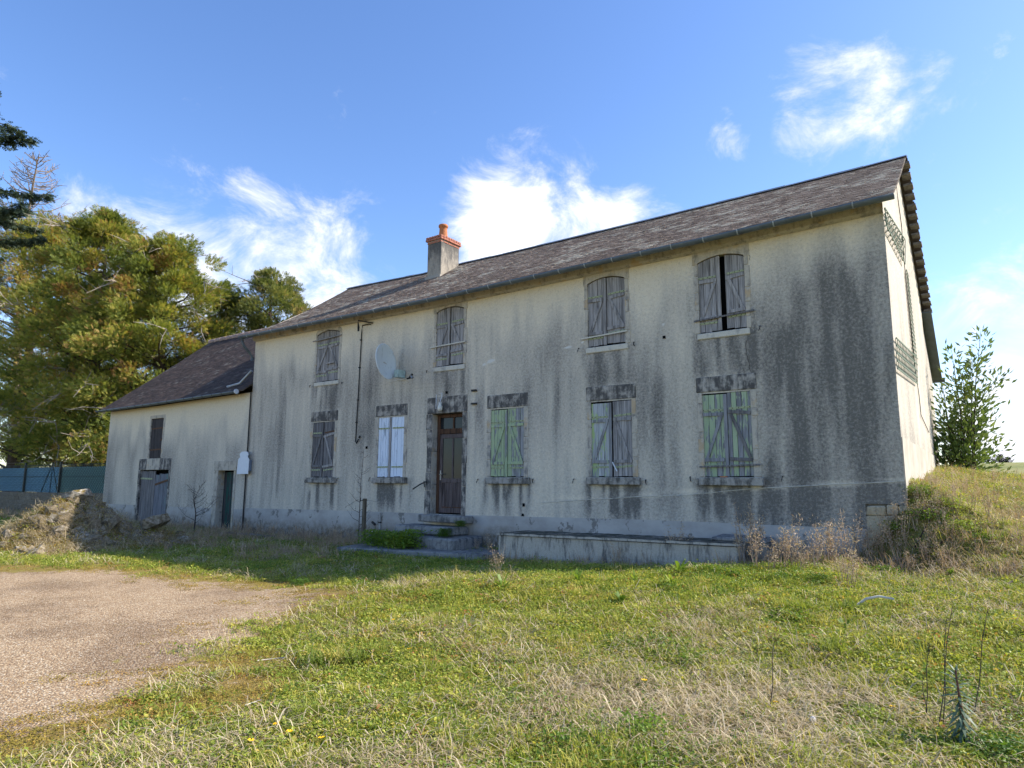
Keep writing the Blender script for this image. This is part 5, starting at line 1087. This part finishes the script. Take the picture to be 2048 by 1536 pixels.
def free(x, y):      # not under a building, slab, trough or the gravel's core
    ins = (y > -.05) & (x > -28) & (x < -1.02) & (y < 10.3)
    ins |= (x > -8.25) & (x < -3.3) & (y > -1.05); ins |= (x > -12.1) & (x < -9.2) & (y > -1.1)
    return ~ins
def sample(n, dens, seed, ref=4.5, pw=1.25, box=(-46, 9, -12.2, 16)):
    r = np.random.default_rng(seed); d_ = 2.1*np.exp(r.random(n)*math.log(62/2.1)); a = r.uniform(-.84, 1.08, n); 
    th = YAW*-1+a; x = np.sin(th)*d_; y = -CAM_D+np.cos(th)*d_
    # radial log sampling has density ~1/d^2; thin by the wanted falloff
    k = (x > box[0]) & (x < box[1]) & (y > box[2]) & (y < box[3]); x, y, d_ = x[k], y[k], d_[k]
    p = dens(x, y); k = (r.random(len(x)) < p) & free(x, y); x, y, d_ = x[k], y[k], d_[k]; z = H(x, y); v = in_view(x, y, z); return x[v], y[v], z[v], d_[v], r
lawn = lambda x, y: sst(.30, -.45, grav_sd(x, y)+(fbm(x*1.3, y*1.3, 3, 77)-.5)*1.9+(fbm(x*5, y*5, 2, 23)-.5)*.7)
def _spots(L): return [(*onZ(x, y, .15)[:2], r) for x, y, r in L]
DRYS = _spots([(1160, 1345, .5), (1250, 1270, .45), (1520, 1335, .55), (1640, 1395, .55), (1400, 1385, .45), (1000, 1295, .35), (1150, 1405, .5), (1350, 1440, .4), (1540, 1465, .4), (900, 1480, .3), (1990, 1190, .6), (1890, 1270, .5), (1420, 1250, .5), (1290, 1400, .5)])
GRNS = _spots([(1300, 1490, .35), (1000, 1505, .4), (1150, 1480, .3), (1480, 1185, 1.0), (900, 1215, .6), (1250, 1215, .6), (1700, 1240, .7), (650, 1340, .45), (1750, 1445, .35), (2000, 1500, .4), (800, 1400, .5), (700, 1290, .5), (1100, 1230, .7), (1850, 1350, .4), (650, 1450, .4)])
def dry(x, y):
    d = (fbm(x*.9+3, y*.9, 3, 91)-.5)*1.5+.16+.30*sst(-1.5, -.3, x)*sst(-2.6, -.8, y)+(fbm(x*3.1, y*3.1, 2, 15)-.5)*.5
    for a, b, r in DRYS: d = d+.62*np.exp(-((x-a)**2+(y-b)**2)/(r*r))
    for a, b, r in GRNS: d = d-.45*np.exp(-((x-a)**2+(y-b)**2)/(r*r))
    return np.clip(d, 0, 1)
shade = lambda x, y: sst(-5.2, -3.2, y)*sst(-4, -9, x)
def go(name, metas, n, dens, seed, scale, tilt=.15, grow=.035, label=None):
    x, y, z, d, r = sample(n, dens, seed); m = len(x); s = r.uniform(*scale, m)*(1+grow*np.clip(d-4, 0, 30))
    rot = np.stack([r.normal(0, tilt, m), r.normal(0, tilt, m), r.random(m)*6.283], -1); return scatter(name, metas, np.stack([x, y, z], -1), rot, s, r.integers(0, len(metas), m), label)
R_ = np.random.default_rng
gr = [proto('grass_%d' % i, *blades(R_(200+i), 15, (.04, .11), .0030, (.25, .95), .035), 'grass') for i in range(8)]
hb = [proto('herb_%d' % i, *herb(R_(300+i), 26, (.010, .024), .038, .035), 'herb') for i in range(8)]
vv = [proto('fresh_%d' % i, *herb(R_(330+i), 40, (.009, .021), .045, .055), 'vivid') for i in range(6)]
sw = [proto('straw_%d' % i, *blades(R_(400+i), 16, (.07, .24), .0022, (.84, 1.12), .055, .2), 'straw') for i in range(8)]
tl = [proto('tall_%d' % i, *blades(R_(500+i), 7, (.08, .22), .0018, (.15, .75), .03), 'straw') for i in range(6)]
ms = [proto('moss_%d' % i, *herb(R_(600+i), 40, (.006, .013), .035, .012), 'moss') for i in range(5)]
go('grass', gr, 110000, lambda x, y: lawn(x, y)*(.95-.4*dry(x, y)), 1, (.6, 1.15), label='short rough green grass of the yard')
go('low_herbs', hb, 120000, lambda x, y: lawn(x, y)*np.clip(1.05-.8*dry(x, y), 0, 1)*(.55+.6*sst(.4, .6, fbm(x*1.7, y*1.7, 2, 14))), 2, (.75, 1.5), label='low creeping herbs among the grass')
go('fresh_herbs', vv, 60000, lambda x, y: lawn(x, y)*np.clip(sst(.60, .74, fbm(x*1.1+9, y*1.1, 3, 31))*(1-dry(x, y)*.6)*.7+.8*np.exp(-((x+3.0)**2+(y+2.6)**2)/1.3)+.5*np.exp(-((x+1.9)**2+(y+8.6)**2)/.5)+.35*shade(x, y), 0, 1), 3, (.8, 1.5), label='patches of fresh bright green weeds')
go('dry_straw', sw, 100000, lambda x, y: lawn(x, y)*np.clip(.03+.42*dry(x, y)+.4*sst(-1.6, -.4, y)*sst(-9, -10, x), 0, 1), 4, (.7, 1.5), .1, label='flattened dry straw on the lawn')
go('dry_stalks', tl, 40000, lambda x, y: lawn(x, y)*np.clip(.012+.10*dry(x, y)*sst(.5, .7, fbm(x*1.9, y*1.9, 2, 45))+.75*np.exp(-((y+.55)/.5)**2)*sst(-9, -12, x)+.35*sst(-2.2, -1.2, x)*sst(-2.5, -.6, y), 0, 1), 5, (.7, 1.5), .12, .01, label='upright dry grass stalks')
go('moss', ms, 60000, lambda x, y: sst(-1.4, -.2, grav_sd(x, y))*sst(1.1, .1, grav_sd(x, y)+(fbm(x*2, y*2, 3, 5)-.5)*3.0)*.8, 6, (.8, 1.6), .1, .02, label='yellow-brown moss along the gravel edge')
ts = [proto('tussock_%d' % i, *blades(R_(240+i), 46, (.05, .17), .0030, (.2, .95), .05), 'grass') for i in range(6)]
def rosette(i):
    me = lance_mesh(840+i, 8, (.035, .085), .011, (.6, 1.05)); me.materials.append(MAT['herb']); return me
def lance_mesh(seed, n, L, w, lean):
    r = R_(seed); V, F_ = [], []
    for j in range(n):
        a = r.random()*6.283; l = r.uniform(*L); ln = r.uniform(*lean); d = np.array([math.cos(a), math.sin(a), 0]); sd = np.array([-d[1], d[0], 0])*w*r.uniform(.7, 1.2); ps = [d*.005+d*l*ln*f+[0, 0, l*(1.1-ln)*math.sin(f*2)+.004] for f in (0, .5, 1.)]; k = len(V)
        V += [ps[0], ps[1]+sd, ps[1]-sd, ps[2]]; F_ += [(k, k+1, k+2), (k+2, k+1, k+3)]
    return mesh_np('rosette', np.array(V), np.array(F_), False)
go('grass_tussocks', ts, 60000, lambda x, y: lawn(x, y)*sst(.56, .72, fbm(x*2.3+5, y*2.3, 3, 88))*(.55-.25*dry(x, y)), 9, (.6, 1.3), .15, .01, label='rough taller grass tussocks in the lawn')
go('weed_rosettes', [rosette(i) for i in range(6)], 50000, lambda x, y: lawn(x, y)*.35*sst(.42, .62, fbm(x*1.9+2, y*1.9, 3, 89)), 10, (.7, 1.5), .12, .01, label='broad-leaved weed rosettes in the lawn')
def weedclump(i):
    V, F_ = blades(R_(650+i), 26, (.12, .40), .0035, (.15, .95), .07); me = mesh_np('weed', V, F_, False, {'v': ('FACE', R_(i).random(len(F_))*.7)}); me.materials.append(MAT['deadweed']); return me
wf = [weedclump(i) for i in range(6)]
go('wall_foot_weeds', wf, 70000, lambda x, y: np.clip(.8*np.exp(-((y+.5)/.6)**2)*sst(-12.2, -12.8, x)+.55*sst(.46, .62, fbm(x*1.2, y*1.2, 3, 66))*sst(-4.6, -2.5, y)*sst(-10, -13, x)+.25*np.exp(-((y+1.25)/.25)**2)*sst(-8.4, -7.8, x)*sst(-3., -3.4, x)+.5*np.exp(-((y+.5)/.6)**2)*sst(-3.4, -3., x)+.20*sst(-1.9, -1.2, x)*sst(-2.2, -.5, y)*sst(8, 5, y)*sst(.45, .62, fbm(x*1.6, y*1.6, 3, 67)), 0, 1), 8, (.6, 1.2), .2, .01, label='tangled dry brown weeds along the wall foot and bank')
# scattered pebbles on the gravel
pb = []
for i in range(5):
    r = R_(700+i); bm = bmesh.new(); bmesh.ops.create_icosphere(bm, subdivisions=1, radius=.009)
    for v in bm.verts: v.co = v.co*r.uniform(.7, 1.25); v.co.z *= .7
    me = bpy.data.meshes.new('pebble'); bm.to_mesh(me); bm.free(); pb.append(me)
t = T('pebble', .9, .15); t.done(t.ramp(t.rnd(), [(0, (.22, .145, .08)), (.35, (.40, .275, .155)), (.7, (.52, .38, .225)), (.93, (.60, .48, .33)), (1, (.74, .70, .58))]))
for me in pb: me.materials.append(t.m)
go('gravel_pebbles', pb, 60000, lambda x, y: sst(-.4, .5, grav_sd(x, y)+(fbm(x*2, y*2, 3, 5)-.5)*.8)*.75, 7, (.5, 1.25), .5, .02, label='loose pink gravel stones')

# ------------------------------------------------------------------ single plants and small things
def ground_at(px, py):          # where the pixel's ray meets the ground
    d = ray(px, py); t = np.concatenate([np.arange(1, 25, .05), np.arange(25, 120, .5)]); P = CAMP+d*t[:, None]; k = np.argmax(P[:, 2] <= H(P[:, 0], P[:, 1])); p = P[k]
    return np.array([p[0], p[1], float(H(p[0], p[1]))])
def place(name, me, px, label, cat, group=None, s=1., rz=None, on=None, part=None):
    p = ground_at(*px) if on is None else np.array(on, float)
    if part: o = bpy.data.objects.new(name, None); COL.objects.link(o); o.empty_display_size = .1; struct(link(part, me, None, o), 'stuff')
    else: o = link(name, me, None)
    o.location = tuple(p); o.scale = (s, s, s); o.rotation_euler = (0, 0, random.random()*6.28 if rz is None else rz); return tag(o, label, cat, group)
def dead_weed_mesh(seed):
    r = R_(seed); tv, tf = [], []; Ps, Ds, Ss = [], [], []; mb = MB()
    for i in range(6):
        a = r.random()*6.28; b = np.array([r.normal(0, .03), r.normal(0, .03), -.02]); h = r.uniform(.35, .62); tip = b+[math.cos(a)*h*.22, math.sin(a)*h*.22, h]; mb.tube([b, (b+tip)/2+r.normal(0, .012, 3), tip], [.005, .004, .002], 3, False)
        for k in range(46): f = r.uniform(.45, 1.02); Ps.append(b+(tip-b)*f+r.normal(0, .028, 3)); Ds.append([r.normal(), r.normal(), r.normal(.7, .5)]); Ss.append(r.uniform(.02, .05))
    V, F_ = merge(np.array([(0, -.12, 0), (1, 0, 0), (0, .12, 0)]), np.array([(0, 1, 2)]), np.array(Ps), frames(np.array(Ds, float), r.uniform(0, 6, len(Ps))), np.array(Ss))
    nv = len(mb.v); quads = np.array([f for f in mb.f if len(f) == 4]); me = mesh_np('dead_weed', np.concatenate([np.array(mb.v), V]), [quads, F_+nv], False, {'v': ('FACE', r.random(len(quads)+len(F_)))}); me.materials.append(MAT['deadweed']); return me
DW = [dead_weed_mesh(800+i) for i in range(5)]
for i, (x, y, s) in enumerate([(1485, 1135, 1.2), (1500, 1130, 1.35), (1520, 1125, 1.3), (1508, 1140, 1.0), (1545, 1145, .8), (1570, 1140, .95), (1590, 1140, 1.05), (1605, 1150, .8), (1630, 1140, .95), (1655, 1130, 1.1), (1672, 1125, .95), (1700, 1125, 1.05), (1720, 1120, .9), (1742, 1130, 1.0), (1775, 1100, 1.1), (1765, 1120, .9), (1690, 1170, .8), (1705, 1180, .8), (1350, 1135, 1.05), (1375, 1130, .95), (1235, 1135, .7), (995, 1150, .6)]):
    place('dead_weed', DW[i % 5], (x, y), ('fluffy brown dead weed crowded against the right end of the trough' if i < 4 else 'fluffy brown dead weed between the trough and the exposed corner stones' if i < 18 else 'fluffy brown dead weed standing before the front of the trough'), 'weed', ('dead weeds at the trough end' if i < 4 else 'dead weeds along the wall foot' if i < 18 else 'dead weeds before the trough'), s*1.2)
for i, (x, y, s) in enumerate([(1815, 1105, .9), (1850, 1060, .8), (1880, 1030, .7), (1905, 1010, .7), (1840, 1010, .7), (1870, 985, .6), (1930, 985, .7), (1960, 1000, .7), (1985, 975, .7), (1825, 1150, .7), (1900, 1090, .7), (2020, 990, .7), (1800, 1080, 1.0), (1835, 1075, .9), (1860, 1100, .8), (1885, 1060, .8), (1915, 1040, .8), (1945, 1030, .7), (1975, 1040, .7), (1850, 1130, .8), (1795, 1130, .9), (1880, 1140, .7), (1990, 1010, .7), (1945, 965, .6)]):
    place('dead_weed', DW[i % 5], (x, y), 'fluffy brown dead weed on the bank below the gable', 'weed', 'dead weeds on the bank', s)
for i, (x, y, s) in enumerate([(165, 1095, .8), (185, 1098, .9), (300, 1095, .75), (315, 1100, .8), (270, 1075, .7), (480, 1085, .6), (560, 1080, .55), (330, 1110, .6)]):
    place('dead_weed', DW[i % 5], (x, y), 'fluffy brown dead weed around the rubble heap and barn doors', 'weed', 'dead weeds by the barn', s)
for i in range(26):
    x = -18.2+i*.235+random.uniform(-.1, .1) if i < 24 else -9.1+.3*(i-24); y = random.uniform(-.55, -.15) if x < -12.3 else -.5
    place('dead_weed', DW[i % 5], None, 'low dry tangled weed at the foot of the farmhouse wall left of the steps', 'weed', 'dry weeds left of the steps', random.uniform(.45, .8), on=(x, y, float(H(x, y))))
def lance(seed, n, L, w, lean, mat):
    r = R_(seed); V, F_ = [], []
    for i in range(n):
        a = r.random()*6.283; l = r.uniform(*L); ln = r.uniform(*lean); d = np.array([math.cos(a), math.sin(a), 0]); sd = np.array([-d[1], d[0], 0])*w*r.uniform(.7, 1.2); b = d*.01; ps = [b+d*l*ln*f**1.4+[0, 0, l*(1-ln*.7)*math.sin(f*1.75)/.99-.012] for f in (0, .35, .7, 1.)]; k = len(V)
        V += [ps[0]-sd*.3, ps[0]+sd*.3, ps[1]+sd, ps[1]-sd, ps[2]+sd*.9, ps[2]-sd*.9, ps[3]]; F_ += [(k, k+1, k+2), (k, k+2, k+3), (k+3, k+2, k+4), (k+3, k+4, k+5), (k+5, k+4, k+6)]
    me = mesh_np('leaves', np.array(V), np.array(F_), False, {'v': ('FACE', r.random(len(F_)))}); me.materials.append(MAT[mat]); return me
for i, (x, y, s) in enumerate([(1005, 1178, 1.), (1242, 1208, .8), (1360, 1150, 1.2), (1155, 1165, .8), (1690, 1262, .55), (1345, 1175, .9), (1890, 1050, .9), (1905, 1155, .7), (1270, 1165, .7)]):
    place('dock_plant', lance(900+i, 9, (.16, .32), .022, (.3, .8), 'vivid'), (x, y), 'rosette of long upright green dock leaves in the lawn', 'plant', 'dock plants in the lawn', s)
for i, (x, y, s) in enumerate([(635, 1338, 1.15), (668, 1330, 1.0), (712, 1328, .9), (760, 1312, .7), (618, 1440, .8), (1665, 1310, 1.1), (1700, 1225, 1.0), (1605, 1225, .9), (1560, 1220, .7), (1450, 1260, .8), (1820, 1120, .8), (690, 1395, .6)]):
    V, F_ = blades(R_(930+i), 110, (.14, .30), .0042, (.25, .95), .05); me = mesh_np('grass_tuft', V, F_, False); me.materials.append(MAT['grass']); place('grass_tuft', me, (x, y), 'thick tuft of long green grass near the gravel edge' if x < 800 else 'thick tuft of long green grass in the lawn before the bank', 'grass tuft', 'long grass tufts by the gravel' if x < 800 else 'long grass tufts before the bank', s)
for i, (x, y, s) in enumerate([(600, 1172, 1.0), (880, 1195, .8), (1290, 1478, 1.2), (1130, 1508, 1.0), (1750, 1450, .9), (1720, 1432, .7), (2010, 1520, 1.2), (1420, 1150, 1.2), (1480, 1155, 1.2), (1560, 1165, 1.0), (730, 1235, .5), (1850, 1042, 1.6), (1895, 1015, 1.5), (1925, 1065, 1.4), (1800, 1072, 1.5), (1970, 1085, 1.2), (1838, 995, 1.4), (1770, 1150, 1.2), (1640, 1165, 1.0)]):
    V, F_ = herb(R_(960+i), 520, (.012, .030), .075, .10); me = mesh_np('leafy_weed', V, F_, False); me.materials.append(MAT['vivid']); place('leafy_weed', me, (x, y), ('low cushion of fresh green leafy weed in the lawn' if i < 11 or i > 16 else 'cushion of fresh green leafy weed on the bank'), 'weed', ('leafy weeds in the lawn' if i < 11 or i > 16 else 'leafy weeds on the bank'), s, part='leaves')
for i, (x, y, z, s) in enumerate([(-11.55, -1.15, .14, 1.6), (-11.0, -1.2, .14, 1.5), (-10.45, -1.2, .15, 1.75), (-9.75, -.85, .40, .8), (-9.62, -.45, .60, .6), (-10.7, -1.25, .14, 1.2)]):
    V, F_ = herb(R_(980+i), 1100, (.02, .045), .10, .21); me = mesh_np('leafy_weed', V, F_, False); me.materials.append(MAT['vivid']); place('leafy_weed', me, None, ('bushy green weed growing on the slab before the door steps' if z < .2 else 'small green weed growing at the edge of the door steps'), 'weed', ('weeds on the slab' if z < .2 else 'weeds on the door steps'), s, on=(x, y, z), part='leaves')
# yellow dandelions
mb = MB(); mb.tube([(0, 0, -.02), (.004, 0, .05)], .0022, 5, False)
st_ = mb; V = [(0, 0, .052)]; F_ = []
for k in range(14): a = k*.449; V.append((.019*math.cos(a), .019*math.sin(a), .056+.003*(k % 2)))
F_ = [(0, k+1, (k+1) % 14+1) for k in range(14)]
for i, (x, y) in enumerate([(556, 1469), (576, 1483), (497, 1503), (643, 1501), (788, 1248), (821, 1310), (1288, 1382), (1493, 1277), (1423, 1324), (1553, 1426), (1789, 1436)]):
    p = ground_at(x, y+6); o = thing('dandelion', tuple(p), 'yellow dandelion flower in the lawn', 'flower', 'dandelions'); sc = random.uniform(.9, 1.25)
    for nm, vv_, ff_, mt in (('stem', mb.v, mb.f, 'vivid'), ('flower_head', V, F_, 'yellow')):
        me = bpy.data.meshes.new(nm); me.from_pydata(vv_, [], ff_); me.materials.append(MAT[mt]); c = bpy.data.objects.new(nm, me); COL.objects.link(c); c.parent = o
    o.scale = (sc, sc, sc*1.2); o.rotation_euler = (random.uniform(-.2, .2), random.uniform(-.2, .2), 0)
p = ground_at(1626, 1462); o = thing('dandelion_clock', tuple(p), 'white fluffy seed head standing in the lawn', 'flower')
MB().tube([p+[0, 0, -.02], p+[.003, 0, .06]], .002, 5).build('stem', MAT['straw'], o); MB().lathe(p+[.003, 0, .05], [(.001, 0), (.014, .004), (.02, .018), (.014, .033), (.001, .038)], 10).build('seed_head', MAT['fluff'], o, True)
# dark dry stalks
for i, (x0, y0, x1, y1) in enumerate([(1537, 1428, 1550, 1266), (1873, 1478, 1905, 1212), (1884, 1466, 1893, 1238), (1945, 1442, 1976, 1214), (1848, 1455, 1858, 1290), (1852, 1460, 1846, 1350), (2005, 1050, 2000, 1000)]):
    p = ground_at(x0, y0); dd = ray(x1, y1); t_ = (p[1]-CAMP[1])/dd[1]; q = CAMP+dd*t_; mb = MB(); mb.tube([p-[0, 0, .03], p+(q-p)*.35+[.01, .01, 0], p+(q-p)*.7+[-.006, 0, 0], q], [.0036, .003, .0024, .0014], 5)
    for k in range(7): f = random.uniform(.55, 1); b = p+(q-p)*f; mb.tube([b, b+[random.uniform(-.03, .03), random.uniform(-.03, .03), random.uniform(.01, .05)]], [.0014, .0008], 3, False)
    o = mb.build('dry_stalk', MAT['twig'], None); tag(o, *(('thin dark dry stalk standing alone in the straw patch', 'stalk') if i == 0 else ('thin dark dry stalk standing on the bank', 'stalk') if x0 == 2005 else ('tall thin dark dry stalk beside the spurge plant', 'stalk', 'dry stalks by the spurge')))
# caper spurge
p = ground_at(1930, 1502); o = thing('spurge_plant', tuple(p), 'upright blue-green spurge with narrow drooping leaves among the dry stalks', 'plant'); r_ = R_(77)
MB().tube([p-[0, 0, .03], p+[0, 0, .2], p+[-.012, 0, .42]], [.011, .009, .005], 7).build('stem', plain('red_stem', (.16, .07, .05), .7), o)
Ps, Ds, Ss = [], [], []
for k in range(92):
    f = .10+.9*k/92; a = k*2.4; Ps.append(p+[-.012*f, 0, .42*f]); up_ = -.75+1.55*max(0, (f-.45)/.55)**1.1; Ds.append([math.cos(a), math.sin(a), up_]); Ss.append(.15-.08*f+r_.uniform(-.012, .012))
Vv, Ff = merge(np.array([(0, -.04, 0), (.5, -.085, .03), (1, 0, -.04), (.5, .085, .03), (0, .04, 0)]), np.array([(0, 1, 3), (1, 2, 3), (0, 3, 4)]), np.array(Ps), frames(np.array(Ds, float), r_.normal(0, .2, len(Ps))), np.array(Ss))
link('leaves', mesh_np('leaves', Vv-p, Ff, False, {'v': ('FACE', np.repeat(r_.random(len(Ps)), 3))}), MAT['spurge'], o)
# bleached sticks and stones
def stick(pts, r, label, mat='stick'):
    P = [ground_at(*q)+[0, 0, .02+.01*i] for i, q in enumerate(pts)]; tag(MB().tube(P, r, 6).build('dry_stick', MAT[mat], None, True), label, 'stick')
p0 = ground_at(1712, 1218); q = [p0+[0, 0, .02], p0+[.10, .02, .10], p0+[.22, .04, .135], p0+[.36, .05, .12]]; tag(MB().tube(q, [.012, .014, .014, .012], 8).build('bent_stick', MAT['stick'], None, True), 'pale bent stick arching out of the grass', 'stick')
stick([(1122, 1475), (1150, 1481), (1172, 1484)], .004, 'pale thin twig lying by the leafy weeds in the lawn'); stick([(490, 1420), (522, 1412)], .004, 'pale straw stem on the mossy gravel edge'); stick([(515, 1326), (570, 1322)], .004, 'pale twig beside the long grass tuft'); stick([(1860, 1048), (1830, 1105), (1870, 1103), (1915, 1075)], .010, 'dark bramble stem arching on the bank', 'twig'); stick([(2048, 1155), (2000, 1180)], .008, 'dark twig lying on the bank slope', 'twig')
stick([(0, 1108), (60, 1090), (90, 1075)], .02, 'fallen branch leaning on the rubble heap')
# plants on the rubble heap
def on_heap(name, metas, n, seed, sc, label, amin=.04):
    r = R_(seed); x = r.uniform(-22, -15, n); y = r.uniform(-6.8, -1.6, n); hh = heap_h(x, y); k = (hh > amin) & (r.random(n) < .4+.6*sst(.45, .6, fbm(x*1.5, y*1.5, 3, seed))); x, y, hh = x[k], y[k], hh[k]; m = len(x)
    scatter(name, metas, np.stack([x, y, H(x, y)-.06+hh*1.08], -1), np.stack([r.normal(0, .3, m), r.normal(0, .3, m), r.random(m)*6.28], -1), r.uniform(*sc, m), r.integers(0, len(metas), m), label)
on_heap('heap_moss', ms, 5200, 71, (1.6, 3.2), 'moss cushions on the rubble heap'); on_heap('heap_herbs', hb, 1500, 72, (1., 2.), 'small green weeds on the rubble heap'); on_heap('heap_straw', sw, 4200, 73, (1., 2.), 'dry stems on the rubble heap')
